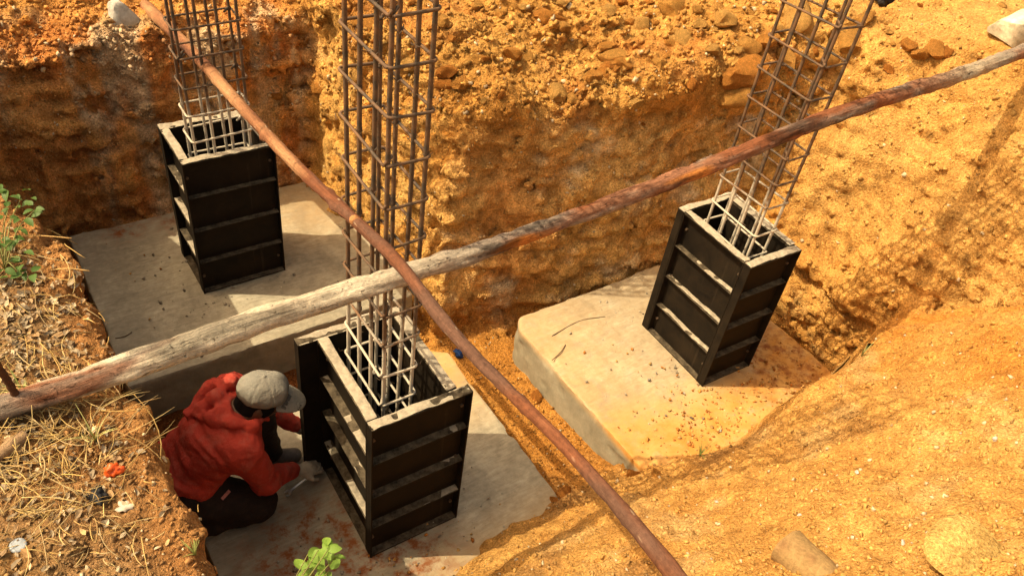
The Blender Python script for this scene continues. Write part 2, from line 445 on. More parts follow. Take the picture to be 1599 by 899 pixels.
# ------------------------------------------------------------------ terrain shape
def bank_edge(y): return np.interp(y, [-9, 1.24, 1.47, 1.84, 2.14, 2.62, 2.98, 3.2, 3.6, 4.5, 5.2, 9], [.12, .14, .14, .14, .10, .085, .043, -.05, -.14, -.19, -.22, -.3])
def slope_foot(x): return np.interp(x, [-9, .1, .5, .8, 1.0, 1.5, 2, 2.5, 3.05, 3.77, 4.5, 5.5, 7, 12], [.8, .95, 1.18, 1.5, 1.66, 1.74, 1.74, 1.65, 1.52, 1.48, 1.64, 1.85, 2.1, 2.4])
def parts(x, y, z):
    wx = 0.07 * vn(x, y, z, 0.55, 1) + 0.03 * vn(x, y, z, 0.2, 2)
    wy = 0.07 * vn(x, y, z, 0.5, 3) + 0.03 * vn(x, y, z, 0.22, 4)
    lo = 0.05 * vn(x, y, 0 * z, 0.8, 5)
    # pit floor
    fl = z - (-0.33 + 0.5 * lo + 0.13 * sat((2.6 - y) / 1.2) * sat((x - 1.8) * 3))
    # left bank, raised out of view at the far end to shade the footing
    ex = bank_edge(y) - 0.05 * sat((1.4 - z) / 0.5)
    lb = smax((x + 0.35 * wx - ex) * 0.95, z - (1.63 + lo * 0.8 + 0.15 * sat(-x * 0.6) + 0.3 * sat((1.2 - y) * .7) + 0.4 * sat((y - 3.5) / .6) * sat((-.15 - x) / .15) - 0.33 * sat((y - 5.0) / .5)), 0.07)
    # back wall
    bw = smax(5.20 + 0.10 * z - y + 0.6 * wy, (z - (1.26 + 0.4 * np.maximum(y - 5.35, 0) + lo)) * 0.95, 0.10)
    # spur: left face and front face meet in a worn corner
    lf = (2.14 + 0.13 * z - 0.12 * (y - 3.5) - x) + wx
    ff = (3.40 - 0.19 * (x - 2.3) + 0.16 * z - y) + wy
    top = (z - (1.42 + 0.34 * np.maximum(y - 3.55, 0) - 0.10 * np.maximum(3.0 - x, 0) + 0.5 * lo + 0.20 * sat((x - 3.3) * 0.9))) * 0.92
    sp = smax(smax(lf, ff, 0.14), top, 0.16)
    # right wall, laid back, undercut near its foot
    aw = 4.43 + np.interp(z, [-.5, 0, .22, .38, .5, .85, 1.6, 2.2], [.02, .05, .15, .09, .17, .36, .78, 1.35])
    rw = (aw - x) * 0.72 + 0.9 * wx
    rw = smax(rw, z - (1.93 + 0.10 * (x - 5.5) + lo - 0.25 * sat((y - 2.2) * .8)), 0.12)
    # front slope, with a low step at its foot on the right
    d = slope_foot(x) + 0.5 * wy - y
    lip = np.interp(x, [2.3, 3.0, 3.5, 4.2, 5.2], [0, .14, .38, .46, .28])
    fs = (z - (lip * sat((d + 0.06) / 0.14) + np.interp(d, [-1, 0, .5, 1.7, 2.4, 5], [-.9, -.02, .40, 1.45, 1.9, 2.0]) + lo)) * 0.8
    return fl, lb, bw, sp, rw, fs, wx, wy
def base_sdf(x, y, z):
    fl, lb, bw, sp, rw, fs, wx, wy = parts(x, y, z)
    d = smin(fl, lb, 0.06); d = smin(d, bw, 0.08); d = smin(d, sp, 0.08); d = smin(d, rw, 0.10); d = smin(d, fs, 0.09)
    return d
def earth_sdf(x, y, z):
    fl, lb, bw, sp, rw, fs, wx, wy = parts(x, y, z)
    d = smin(fl, lb, 0.06); d = smin(d, bw, 0.08); d = smin(d, sp, 0.08); d = smin(d, rw, 0.10); d = smin(d, fs, 0.09)
    near = np.abs(d) < 0.2
    if not near.any(): return d
    X, Y, Z = x[near], y[near], z[near]
    # how rubbly each place is
    rub = sat(1.5 - np.abs(sp[near]) / 0.10) * sat((Z - 0.95) / 0.3)
    wall = sat(1.5 - np.abs(np.minimum(np.minimum(bw, sp), rw)[near]) / 0.10) * (1 - rub) * (1 - .62 * sat((X - 4.5) * 3) * sat((3.0 - Y) * 3))
    flat = sat(1.4 - np.abs(np.minimum(lb, fs)[near]) / 0.08)
    b1 = np.abs(vn(X, Y, Z, 0.21, 21)); b2 = np.abs(vn(X, Y, Z, 0.085, 22)); b3 = vn(X, Y, Z, 0.04, 23); b4 = np.abs(vn(X, Y, Z, 0.032, 27))
    st = vn(X, Y, Z * 0.35, 0.12, 24); ly = vn(X * 0.5, Y * 0.5, Z * 2.2, 0.14, 25)
    n = rub * (0.07 * (b1 - 0.25) + 0.055 * (b2 - 0.25) + 0.03 * b3 + 0.03 * (b4 - .25) + 0.10 * vn(X, Y, Z, 0.33, 29))
    n = n + wall * (0.05 * st + 0.04 * ly + 0.055 * (b2 - 0.25) + 0.016 * b3 + 0.028 * (b4 - .25))
    n = n + flat * (0.03 * (b1 - 0.25) + 0.028 * (b2 - 0.25) + 0.012 * b3 + 0.012 * (b4 - .25))
    n = n + 0.006 * b3
    d = d.copy()
    d[near] -= n
    return d
def inview(c, mu=170, mv=170):
    u, v, zz = topx(c)
    return (zz > 0.3) & (u > -mu) & (u < 1599 + mu) & (v > -mv) & (v < 899 + mv)
HF = 0.0165
def keep_fine(c):
    x, y, z = c[:, 0], c[:, 1], c[:, 2]
    under = (z < -0.1) & (((x > .45) & (x < 1.85) & (y > 1.4) & (y < 2.85)) | ((x > .4) & (x < 1.9) & (y > 3.75) & (y < 5)) | ((x > 2.75) & (x < 4.1) & (y > 1.7) & (y < 2.8)))
    return inview(c, 210, 210) & ~under
def keep_coarse(c):
    m = np.zeros(len(c), bool)
    for dx in (-.135, .135):
        for dy in (-.135, .135):
            for dz in (-.135, .135): m |= inview(c + np.array([dx, dy, dz]), 40, 40)
    return ~m
LO = (-1.4, -0.4, -0.6); HI = (9.4, 8.2, 3.2)
EV, EF = surfnet(earth_sdf, LO, HI, HF, keep_fine, base_sdf, 0.20)
CV, CFc = surfnet(earth_sdf, (-6, -5, -0.7), (15, 15, 4.6), 0.09, keep_coarse, base_sdf, 0.42, BS=3)

def soil_colour(V, N):
    x, y, z = V[:, 0], V[:, 1], V[:, 2]
    fl, lb, bw, sp, rw, fs, wx, wy = parts(x, y, z)
    yel = np.array([0.59, 0.335, 0.095]); ora = np.array([0.51, 0.235, 0.047]); red = np.array([0.30, 0.105, 0.028])
    brn = np.array([0.74, 0.43, 0.155]); pale = np.array([0.62, 0.46, 0.22]); org = np.array([0.30, 0.195, 0.095]); gry = np.array([0.36, 0.31, 0.24])
    n1 = fbm(x, y, z, 0.6, 4, 31); n2 = fbm(x, y, z, 0.25, 4, 37); n3 = fbm(x, y, z, 0.9, 3, 41)
    c = yel[None] + (ora - yel)[None] * sat(0.30 + 1.5 * n1)[:, None]
    def mixin(c, t, m): return c + (t[None] - c) * np.clip(m, 0, 1)[:, None]
    c = mixin(c, pale, sat(n2 * 2.2 - 0.45) * 0.65)
    front = sat(1 - np.abs(fs) / 0.12)
    c = mixin(c, np.array([0.585, 0.345, 0.11]), front * 0.6)
    c = mixin(c, ora, front * sat(-n3 * 3 - 0.5) * 0.6)
    c = mixin(c, np.array([0.62, 0.42, 0.18]), front * sat(n2 * 3.5 - 0.5) * 0.6)
    dk = fbm(x, y, z, 0.45, 4, 143)
    c = mixin(c, np.array([0.34, 0.19, 0.07]), front * sat(dk * 5 - 0.4) * sat((4.2 - x) * .6) * 0.85)
    c = mixin(c, np.array([0.60, 0.25, 0.04]), front * sat((x - 3.4) * .8) * sat(n1 * 4 - .3) * .7)
    # back wall: redder, with pale washed streaks running down
    bwm = sat(1.2 - np.abs(bw) / 0.12) * sat((2.25 - x) / 0.3)
    st = fbm(x, y, z * 0.12, 0.16, 3, 47)
    redw = np.array([0.54, 0.23, 0.07])
    wallc = brn[None] + (redw - brn)[None] * sat(0.5 + 1.6 * n2 + 0.6 * sat((z - 0.8) * 2))[:, None]
    wallc = mixin(wallc, np.array([.60, .50, .34]), sat(st * 3.4 - 0.3) * 0.75)
    c = c + (wallc - c) * (bwm * sat((1.42 - z) / 0.15))[:, None]
    # spur front: clay browns with grey-white patches
    ffm = sat((0.10 - np.abs((3.40 - 0.19 * (x - 2.3) + 0.16 * z - y) + wy)) / 0.05) * sat((x - 2.15) / 0.15) * sat((1.32 - z) / 0.2)
    fc = np.array([0.66, 0.42, 0.15])[None] + (np.array([0.44, 0.20, 0.06]) - np.array([0.66, 0.42, 0.15]))[None] * sat(0.05 + 1.6 * n1 + 0.35 * (0.4 - z))[:, None]
    fc = mixin(fc, np.array([.68, .58, .40]), sat(n2 * 3.2 - 0.4) * 0.75)
    c = c + (fc - c) * ffm[:, None]
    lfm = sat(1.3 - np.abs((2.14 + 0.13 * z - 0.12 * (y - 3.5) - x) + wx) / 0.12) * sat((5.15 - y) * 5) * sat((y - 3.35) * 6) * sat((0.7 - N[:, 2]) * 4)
    c = mixin(c, np.array([0.66, 0.42, 0.14]), lfm * sat(.7 + n2))  # sun-facing left face painted lighter, its brightness put into the colour
    rubm = sat(1.2 - np.abs(sp) / 0.12) * sat((z - 1.15) / 0.15)
    c = mixin(c, np.array([0.50, 0.285, 0.08]), rubm * 0.6)
    c = mixin(c, np.array([0.42, 0.16, 0.03]), rubm * sat(n2 * 2.5 - 0.3) * 0.7)
    rwm = sat(1.2 - np.abs(rw) / 0.12) * sat((x - 4.4) * 3)
    c = mixin(c, np.array([0.55, 0.33, 0.105]), rwm * sat(.55 + n1))
    # left bank: reddish broken edge, grey-brown litter soil on top
    lbm = sat(1.2 - np.abs(lb) / 0.10) * sat((z - 0.2) / 0.3)
    c = mixin(c, np.array([0.36, 0.185, 0.072]), lbm * 0.9)
    c = mixin(c, org, lbm * sat((bank_edge(y) - 0.06 + 0.05 * n2 - x) / 0.08) * sat((z - 1.15) / 0.1) * sat(0.75 + n1) )
    c = mixin(c, np.array([0.46, 0.27, 0.10]), lbm * sat(n1 * 3 - 0.2) * sat((2.2 - y) * 2) * 0.8)
    # broken grain of the cut faces
    n5 = vn(x, y, z, 0.05, 53) * 0.6 + vn(x, y, z, 0.11, 54) * 0.5
    wl = sat(1.3 - np.abs(np.minimum(np.minimum(bw, sp), rw)) / 0.12) * sat((0.75 - N[:, 2]) / 0.3)
    c = c * (1 + 0.55 * wl * n5)[:, None]
    # floor: orange-brown, darker red on the left
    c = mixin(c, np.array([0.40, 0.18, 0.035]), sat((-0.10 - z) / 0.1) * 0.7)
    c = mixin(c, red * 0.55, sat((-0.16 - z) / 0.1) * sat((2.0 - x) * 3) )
    return np.clip(c, 0.005, 0.9)
NRM = vnormals(EV, EF)
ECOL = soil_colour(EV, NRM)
def region(V):
    x, y, z = V[:, 0], V[:, 1], V[:, 2]
    r = np.full(len(V), 4)                                            # mound
    r[(y > 4.85 + 0.1 * z) & (x < 2.05)] = 2
    r[(x > 4.25) & (y < 2.95)] = 3
    r[(y < slope_foot(x) + 0.07) & (z > -0.2)] = 1
    r[(x < bank_edge(y) + 0.2) & (y < 4.9) & (z > -0.2)] = 0
    r[(z < -0.12)] = 5
    return r
RN = ['bank_left', 'bank_front', 'wall_back', 'wall_right', 'earth_mound', 'pit_floor']
EARTH = {}
def build_regions(V, F, N, C, first):
    reg = region(V[F].mean(1))
    for k, nm in enumerate(RN):
        f = F[reg == k]
        if len(f) == 0: continue
        ids, inv = np.unique(f, return_inverse=True)
        o = mk(nm if first else 'outer_' + nm, V[ids], inv.reshape(f.shape), M['earth'], None, True, C[ids], normals=N[ids])
        tag(o, kind='structure')
        if first: EARTH[nm] = o
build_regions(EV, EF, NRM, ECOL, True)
cn = vnormals(CV, CFc)
tag(mk('ground', CV, CFc, M['earth'], None, True, soil_colour(CV, cn)), kind='structure')
g = MB()
for lo, hi in (((-200, -200), (200, -4.9)), ((-200, 14.9), (200, 200)), ((-200, -4.9), (-5.9, 14.9)), ((14.9, -4.9), (200, 14.9))):
    g.add([(lo[0], lo[1], 1.4), (hi[0], lo[1], 1.4), (hi[0], hi[1], 1.4), (lo[0], hi[1], 1.4)], [(0, 1, 2, 3)], (0.5, 0.26, 0.06))
tag(g.build('surrounding_ground', M['earth'], tint=True), kind='structure')

BVH = BVHTree.FromPolygons(EV.tolist(), EF.tolist())
def hit(u, v):
    d = ray(u, v)
    r = BVH.ray_cast(Vector(CAM), Vector(d))
    if r[0] is None: return None
    return np.array(r[0]), np.array(r[1]), r[3]
def drop(x, y, z=3.0):
    r = BVH.ray_cast(Vector((x, y, z)), Vector((0, 0, -1)))
    if r[0] is None: return None
    return np.array(r[0]), np.array(r[1]), r[3]

# ------------------------------------------------------------------ concrete footings
def footing(x0, x1, y0, y1, zt, th, seed, corner=None, stain_side=None, skew=0.0):
    cx, cy = (x0 + x1) / 2, (y0 + y1) / 2
    def f(x, y, z):
        yy = y + skew * (x - x0)
        n = 0.012 * vn(x, y, z, 0.25, seed) + 0.005 * vn(x, y, z, 0.06, seed + 1)
        dx = np.abs(x - cx) - (x1 - x0) / 2; dy = np.abs(yy - cy) - (y1 - y0) / 2
        dz = np.abs(z - (zt - th / 2)) - th / 2
        ch = 0.03 * np.maximum(vn(x, y, z, 0.10, seed + 7) - 0.35, 0) * sat(1 - np.abs(dx) / .05 * .5) 
        d = smax(smax(dx, dy, 0.004), dz + 0.25 * n, 0.004) + n * 0.6 + ch * (np.minimum(np.abs(dx), np.abs(dy)) < .06)
        if corner is not None:
            for (px, py, nx, ny, off) in corner:
                d = smax(d, (x - px) * nx + (yy - py) * ny - off + 2 * n, 0.03)
        return d
    V, F = surfnet(f, (x0 - .1, y0 - .1 - abs(skew) * 2, zt - th - .06), (x1 + .1, y1 + .1 + abs(skew) * 2, zt + .08), 0.011)
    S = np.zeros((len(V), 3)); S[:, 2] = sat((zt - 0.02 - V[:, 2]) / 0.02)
    if stain_side is not None:
        a, b = stain_side(V[:, 0], V[:, 1], V[:, 2]); S[:, 0] = np.clip(a, 0, 1); S[:, 1] = np.clip(b, 0, 1)
    return V, F, S
def blob(x, y, cx, cy, r): return sat(1.3 - np.hypot(x - cx, y - cy) / r)
V, F, S = footing(.27, 2.0, 1.15, 3.04, 0, .42, 51, [(2.0, 3.04, .7, .7, -.05)],
    lambda x, y, z: (0.5 * sat((1.9 - y) / .3) * sat((x - .9) * 3) + .25 * sat((z + .05) * -9) + blob(x, y, 1.85, 2.95, .5) * .5 + .3 * sat((y - 2.2)) * sat((x - 1.45) * 4), blob(x, y, .75, 2.12, .35) + blob(x, y, 1.1, 1.82, .3) + .5 * blob(x, y, .5, 1.9, .4)))
f_near = mk('concrete_footing', V, F, M['concrete'], smooth=True, extra={'stain_side': S})
f_near.data.set_sharp_from_angle(angle=R(38))
tag(f_near, 'concrete footing slab that the kneeling worker is on', 'footing', 'concrete footings in the pit')
V, F, S = footing(.205, 2.07, 3.56, 5.13, 0, .42, 61, [(2.07, 3.5, .7, -.7, -.02)],
    lambda x, y, z: (0.35 * sat((x - 1.3) * 2) * sat((y - 4.2) * 2), blob(x, y, .95, 5.05, .22) + blob(x, y, .55, 5.05, .15)), skew=0.0)
f_left = mk('concrete_footing', V, F, M['concrete'], smooth=True, extra={'stain_side': S})
f_left.data.set_sharp_from_angle(angle=R(38))
tag(f_left, 'concrete footing slab at the far left below the red-brown back wall', 'footing', 'concrete footings in the pit')
V, F, S = footing(2.54, 4.25, 1.05, 3.04, 0, .42, 71, [(2.54, 3.0, -.78, .63, -.03)],
    lambda x, y, z: (0.95 * sat((2.15 - y) / .5) * sat((z + .06) * 20) + .45 * sat((3.2 - x)) * sat((z + .06) * 20) + (.55 * sat((x - 3.75) * 3) + .2) * sat((z + .06) * 20), blob(x, y, 4.0, 1.9, .45)))
f_right = mk('concrete_footing', V, F, M['concrete'], smooth=True, extra={'stain_side': S})
f_right.data.set_sharp_from_angle(angle=R(38))
tag(f_right, 'sunlit concrete footing slab on the right with orange soil on it', 'footing', 'concrete footings in the pit')

# ------------------------------------------------------------------ column formwork
TH = 0.052
def crust(L, W, seed, amount=0.0, grad=0.0):
    """uneven dried cement lying on a ledge, local x along the ledge, y across"""
    nx, ny = max(8, int(L / 0.008)), 8
    X, Y = np.meshgrid(np.linspace(0, L, nx), np.linspace(0.002, W - 0.001, ny), indexing='ij')
    Z = 0 * X
    n = fbm(X, Y, Z, 0.11, 3, seed) * 1.5 + amount + grad * (X / L - 0.5)
    e = np.minimum(np.minimum(Y / 0.010, (W - Y) / 0.010), np.minimum(X, L - X) / 0.02)
    H = np.clip(n * 0.016 * np.clip(e + 0.5, 0, 1), -0.004, 0.012) + 0.002 * vn(X, Y, Z, 0.02, seed + 3)
    V = np.stack([X, Y, H], -1).reshape(-1, 3)
    i = np.arange(nx - 1)[:, None] * ny + np.arange(ny - 1)[None]
    F = np.stack([i, i + ny, i + ny + 1, i + 1], -1).reshape(-1, 4)
    return V, F
BOLT = None
def bolt(parent, loc, axis):
    global BOLT
    if BOLT is None:
        m = MB(); m.tube([(0, 0, 0), (0, 0, 0.012)], 0.009, 6); BOLT = m.build('bolt', M['wire'])
        b = BOLT; b.parent = parent; b.location = loc
    else: b = inst(BOLT, parent, loc)
    b.rotation_euler = Vector(axis).to_track_quat('Z', 'Y').to_euler()
    return b
def panel(thing, L, H, loc, rz, seed, am=0.1, rim=0.15):
    """form panel: local x along its length, outward is -y, plate on the inner side"""
    m = MB()
    m.box((0.006, TH - 0.007, 0), (L - 0.006, TH, H - 0.004))           # plate
    m.box((0, 0, 0), (0.007, TH, H)); m.box((L - 0.007, 0, 0), (L, TH, H))    # end flanges
    m.box((0.007, 0, H - 0.011), (L - 0.007, TH - 0.0075, H - 0.002))
    m.box((0.007, 0.002, 0.003), (L - 0.007, TH - 0.0075, 0.010))
    o = m.build('panel', M['form'], thing)
    o.location = loc; o.rotation_euler = (0, 0, rz)
    for k in range(3):
        z = H * (0.245 + 0.25 * k)
        r = MB(); r.box((0.0072, 0.003, 0), (L - 0.0072, TH - 0.0072, 0.006))
        rb = r.build('rib', M['form'], o); rb.location = (0, 0, z)
        V, F = crust(L - 0.02, TH - 0.014, seed + 5 * k, am, 1.3)
        c = mk('cement_crust', V, F, M['crust'], o); c.location = (0.01, 0.004, z + 0.0075)
    V, F = crust(L - 0.004, TH, seed + 77, rim)
    c = mk('cement_crust', V, F, M['crust'], o); c.location = (0.002, 0.0, H + 0.0005)
    for z in (0.12, 0.5, 0.88):
        bolt(o, (0.0055 + 0.02, TH - 0.007, z * H), (0, -1, 0)); bolt(o, (L - 0.028, TH - 0.007, z * H), (0, -1, 0))
    return o
def formwork(x, y, z, yaw, w, d, label, seed, back_ext=0.0, front_ext=0.0, left_ext=0.0, H=1.0, am=(0.1, 0.3), rim=(0.1, 0.3)):
    t = empty('column_formwork', (x, y, z), yaw)
    tag(t, label, 'formwork', 'steel column forms on the footings')
    # front and back panels run past the ends, side panels stand between them
    panel(t, w + front_ext, H, (0, 0, 0), 0, seed, am[0], rim[0])
    panel(t, d - 2 * TH - 0.006, H, (0, d - TH - 0.003, 0), R(-90), seed + 100, am[1], rim[1])
    panel(t, w + back_ext, H, (w, d, 0), R(180), seed + 200, am[0], rim[0])
    panel(t, d - 2 * TH - 0.006, H, (w, TH + 0.003, 0), R(90), seed + 300, am[0], rim[1])
    # dark void between the panels shows the slab
    return t
formwork(.943, 1.905, 0.0, R(-1.0), .44, .65, 'black steel column form beside the kneeling worker', 100, back_ext=0.09, front_ext=0.055, am=(-1.0, -0.1), rim=(-.15, 0.3))
formwork(.833, 4.155, 0.0, R(0.6), .557, .483, 'black steel column form on the shaded far left footing', 500, am=(-1.1, 0.1), rim=(0.4, 0.5))
formwork(3.325, 1.955, 0.0, R(-1.9), .432, .635, 'black steel column form tilted-looking on the sunlit right footing', 900, am=(-1.1, 0.35), rim=(0.5, 0.75))

# ------------------------------------------------------------------ rebar cages
CH = 4.5
def rebar_mesh(L, r, pitch=0.011, n=8):
    m = int(L / pitch * 2)
    zz = np.linspace(0, L, m)
    th = np.linspace(0, 2 * np.pi, n, endpoint=False)
    ph = (zz[:, None] / pitch * 2 * np.pi + th[None] * 1.0)
    rr = r * (0.93 + 0.10 * (np.cos(ph) > 0.2))
    rr[:, 0] = r * 1.03; rr[:, n // 2] = r * 1.03
    bow = np.stack([0.004 * np.sin(zz * 2.1), 0.004 * np.cos(zz * 1.7), zz], -1)
    return tube(bow, rr, n)
def stirrup_pts(lx, ly, r):
    pts = []
    for cx, cy, a0 in ((lx / 2 - r, ly / 2 - r, 0), (-lx / 2 + r, ly / 2 - r, 90), (-lx / 2 + r, -ly / 2 + r, 180), (lx / 2 - r, -ly / 2 + r, 270)):
        for a in np.linspace(a0, a0 + 90, 5): pts.append((cx + r * math.cos(R(a)), cy + r * math.sin(R(a)), 0))
    pts = np.array(pts)
    pts = np.roll(pts, -2, axis=0)
    a = pts[0] + np.array([-0.045, -0.045, 0.004]) ; b = pts[-1] + np.array([-0.045, -0.05, 0.014])
    e = pts[0] + np.array([0.0, 0.0, 0.012])
    return np.vstack([a[None], pts, e[None], b[None]])
BARS = None
def cage(cx, cy, lx, ly, along_y, label, zs, tilt=(0, 0), seed=1, dz=0.176, yaw=0.0):
    rg = random.Random(seed)
    t = empty('rebar_cage', (cx, cy, 0.01), yaw)
    t.rotation_euler = (tilt[0], tilt[1], yaw)
    tag(t, label, 'rebar cage', 'column reinforcement cages')
    global BARS
    pos = []
    for i in range(4):
        s = -0.5 + i / 3
        for e in (-0.5, 0.5): pos.append((e * lx, s * ly) if along_y else (s * lx, e * ly))
    for (px, py) in pos:
        if BARS is None:
            V, F = rebar_mesh(CH, 0.0092); BARS = mk('vertical_bar', V, F, M['rebar'], t); b = BARS
        else: b = inst(BARS, t, name='vertical_bar')
        b.location = (px, py, 0); b.rotation_euler = (rg.uniform(-.003, .003), rg.uniform(-.003, .003), rg.uniform(0, 6))
    V, F = tube(stirrup_pts(lx + 0.032, ly + 0.032, 0.02), 0.0062, 7)
    me = None
    z = zs
    ties = MB()
    while z < CH - 0.05:
        if me is None: s = mk('stirrup', V, F, M['rebar'], t); me = s
        else: s = inst(me, t, name='stirrup')
        s.location = (rg.uniform(-.003, .003), rg.uniform(-.003, .003), z)
        s.rotation_euler = (rg.uniform(-.035, .035), rg.uniform(-.05, .05), rg.uniform(-.02, .02) + (math.pi if rg.random() < .5 else 0))
        # in place of moving the mesh up, materials use height: keep true z through location
        for (px, py) in pos:
            if rg.random() < 0.75:
                q = np.array([px, py, z])
                o = np.array([math.copysign(0.012, px), math.copysign(0.012, py), 0])
                p0 = q + o + np.array([0, 0, -0.006]); p1 = q + o * 1.25 + np.array([rg.uniform(-.02, .02), rg.uniform(-.02, .02), 0.004])
                p2 = p1 + np.array([rg.uniform(-.035, .035), rg.uniform(-.035, .035), rg.uniform(-.02, .03)])
                ties.tube([p0, (p0 + p1) / 2 + 0.004, p1, p2], 0.0013, 4)
                ring = [q + np.array([math.cos(a) * .0125, math.sin(a) * .0125, .009 * math.cos(a * 2)]) for a in np.linspace(0, 6.28, 8)]
                ties.tube(ring, 0.0016, 4)
        z += dz + rg.uniform(-.012, .012)
    o = ties.build('tie_wires', M['wire'], t); o['kind'] = 'stuff'
    return t
cage(1.145, 2.25, .145, .355, True, 'tall rusty rebar cage rising from the form beside the worker', 0.2, (0.0, 0.004), 11)
cage(1.115, 4.33, .33, .15, False, 'rusty rebar cage standing in the far left form', 0.2, (0.006, -0.006), 12)
cage(3.54, 2.27, .15, .36, True, 'rusty rebar cage standing in the right form on the sunlit footing', 0.2, (0.0, 0.004), 13, yaw=R(-2))

# ------------------------------------------------------------------ poles
def pole(name, px, zfun, wid, kind, label, seed, ext0=None, ext1=None):
    pts = []
    for i, (u, v) in enumerate(px):
        t = i / (len(px) - 1)
        p = P(u, v, zfun(t)); pts.append(p)
    # make z follow distance along the pole
    pts = np.array(pts)
    dd = np.r_[0, np.cumsum(np.linalg.norm(np.diff(pts[:, :2], axis=0), axis=1))]; dd /= dd[-1]
    pts = np.array([P(u, v, zfun(t)) for (u, v), t in zip(px, dd)])
    rad = np.array([w * np.linalg.norm(p - CAM) / FPX / 2 for w, p in zip(wid, pts)])
    if ext0: pts = np.vstack([pts[0] + (pts[0] - pts[2]) / np.linalg.norm(pts[0] - pts[2]) * ext0, pts]); rad = np.r_[rad[0], rad]
    if ext1: pts = np.vstack([pts, pts[-1] + (pts[-1] - pts[-3]) / np.linalg.norm(pts[-1] - pts[-3]) * ext1]); rad = np.r_[rad, rad[-1]]
    C = resample(pts, 0.013)
    for _ in range(2):
        k = 15
        Cp = np.vstack([np.repeat(C[:1], k, 0) + (np.arange(-k, 0)[:, None]) * (C[1] - C[0]), C, np.repeat(C[-1:], k, 0) + (np.arange(1, k + 1)[:, None]) * (C[-1] - C[-2])])
        cs = np.cumsum(np.vstack([np.zeros((1, 3)), Cp]), 0); C = (cs[2 * k + 1:] - cs[:-2 * k - 1]) / (2 * k + 1)
    s0 = np.r_[0, np.cumsum(np.linalg.norm(np.diff(pts, axis=0), axis=1))]
    s = np.r_[0, np.cumsum(np.linalg.norm(np.diff(C, axis=0), axis=1))]
    rr = np.interp(s, s0, rad)
    n = 36
    V, F = tube(C, rr, n)
    V = V.copy(); m = len(C)
    S = np.repeat(s, n); A = np.tile(np.linspace(0, 2 * np.pi, n, endpoint=False), m); RR = np.repeat(rr, n); CC = np.repeat(C, n, 0)
    ca, sa = np.cos(A) * RR, np.sin(A) * RR
    big = fbm(S * 0.45, ca, sa, 0.13, 3, seed); fl = np.abs(vn(S * 0.35, ca, sa, 0.03, seed + 5)); lf = fbm(S * 0.25, ca, sa, 0.16, 4, seed + 9)
    dr = RR * (0.028 * big) + (0.010 if kind == 'B' else 0.004) * (fl - 0.25)
    for _ in range(10 if kind == 'A' else 7):                       # knots
        k0 = RNG.random() * s[-1]; a0 = RNG.random() * 6.28
        dr = dr + 0.012 * np.exp(-((S - k0) / 0.03) ** 2 - (np.angle(np.exp(1j * (A - a0))) / 0.5) ** 2)
    D = (V - CC) / RR[:, None]
    if kind == 'B':
        flake = sat(lf * 8 + 0.45) * np.interp(S / s[-1], [0, .08, .16, .3, .45, 1], [.3, .7, 1, .8, .5, .35])
        dr = dr + 0.008 * flake - .004
        wood = np.array([0.36, 0.24, 0.13]);  white = np.array([0.74, 0.67, 0.52]); redb = np.array([0.27, 0.10, 0.045]); oran = np.array([0.62, 0.24, 0.06]); grey = np.array([0.28, 0.225, 0.18])
        t = (S / s[-1])
        c = grey[None] + (redb - grey)[None] * sat(0.35 + 2.6 * fbm(S * 0.3, ca, sa, 0.09, 4, seed + 20) + np.interp(t, [0, .1, .3, .5, .8], [-.2, -.1, .1, .5, .5]))[:, None]
        c = c + (white - c) * (flake * np.interp(t, [0, .07, .1, .2, .28, .34, 1], [.15, .2, .9, .95, .6, .15, .1]))[:, None]
        c = c + (oran - c) * sat(fbm(S * 0.22, ca, sa, 0.10, 3, seed + 30) * 6 - 2.3 + np.interp(t, [0, .25, .4, .7, 1], [-2, -1, .3, .2, -.6]))[:, None]
        dkb = fbm(S * 0.3, ca, sa, 0.07, 4, seed + 44)
        c = c * (1 - 0.6 * sat(dkb * 5 - .9))[:, None]
        c = c + (np.array([.52, .45, .32]) - c) * (0.7 * np.exp(-((t - 0.79) / 0.045) ** 2) * sat(lf * 3 + .9))[:, None]
    else:
        redb = np.array([0.175, 0.066, 0.032]); tan = np.array([0.40, 0.22, 0.11]); dk = np.array([0.125, 0.066, 0.045])
        t = S / s[-1]
        q = fbm(S * 0.25, ca, sa, 0.12, 4, seed + 20)
        c = redb[None] + (tan - redb)[None] * sat(np.interp(t, [0, .25, .5, .7, 1], [.75, .45, .2, -.4, -.15]) + 1.8 * q)[:, None]
        c = c + (dk - c) * sat(-q * 4 + np.interp(t, [0, .4, .6, 1], [-.6, -.3, .1, .1]))[:, None]
        sp = sat(fbm(S, ca, sa, 0.013, 2, seed + 33) * 9 - 5.6) * .7
        c = c + (np.array([0.65, 0.5, 0.34]) - c) * sp[:, None]
        ring = np.exp(-((((S + 0.02 * np.sin(A)) * 2.3) % 1.0 - 0.5) / 0.012) ** 2)
        c = c * (1 - 0.45 * ring * sat(q * 3 + .6))[:, None]; dr = dr + 0.0025 * ring
    V = CC + D * (RR + dr)[:, None]
    o = mk(name, V, F, M['bark' if kind == 'B' else 'smooth_bark'], None, True, np.clip(c, 0.01, 0.9), extra={'axis': np.stack([S, ca, sa], -1)})
    tag(o, label, 'pole', 'wooden poles laid across the pit')
    return o, C, rr
PB = [(0, 637), (100, 611), (200, 573), (300, 537), (400, 500), (500, 471), (600, 441), (640, 426), (760, 388), (860, 353), (1000, 301), (1100, 263), (1200, 221), (1300, 181), (1400, 148), (1500, 117), (1599, 80)]
WB = [34, 34, 35, 36, 35, 34, 33, 32, 30, 28, 25, 25, 25, 24, 22, 20, 18]
poleB, CB, RB = pole('wooden_pole', PB, lambda t: 1.715 + 0.30 * t, WB, 'B', 'thick bark-flaked pole spanning the pit from lower left to upper right', 81, ext0=0.7, ext1=0.9)
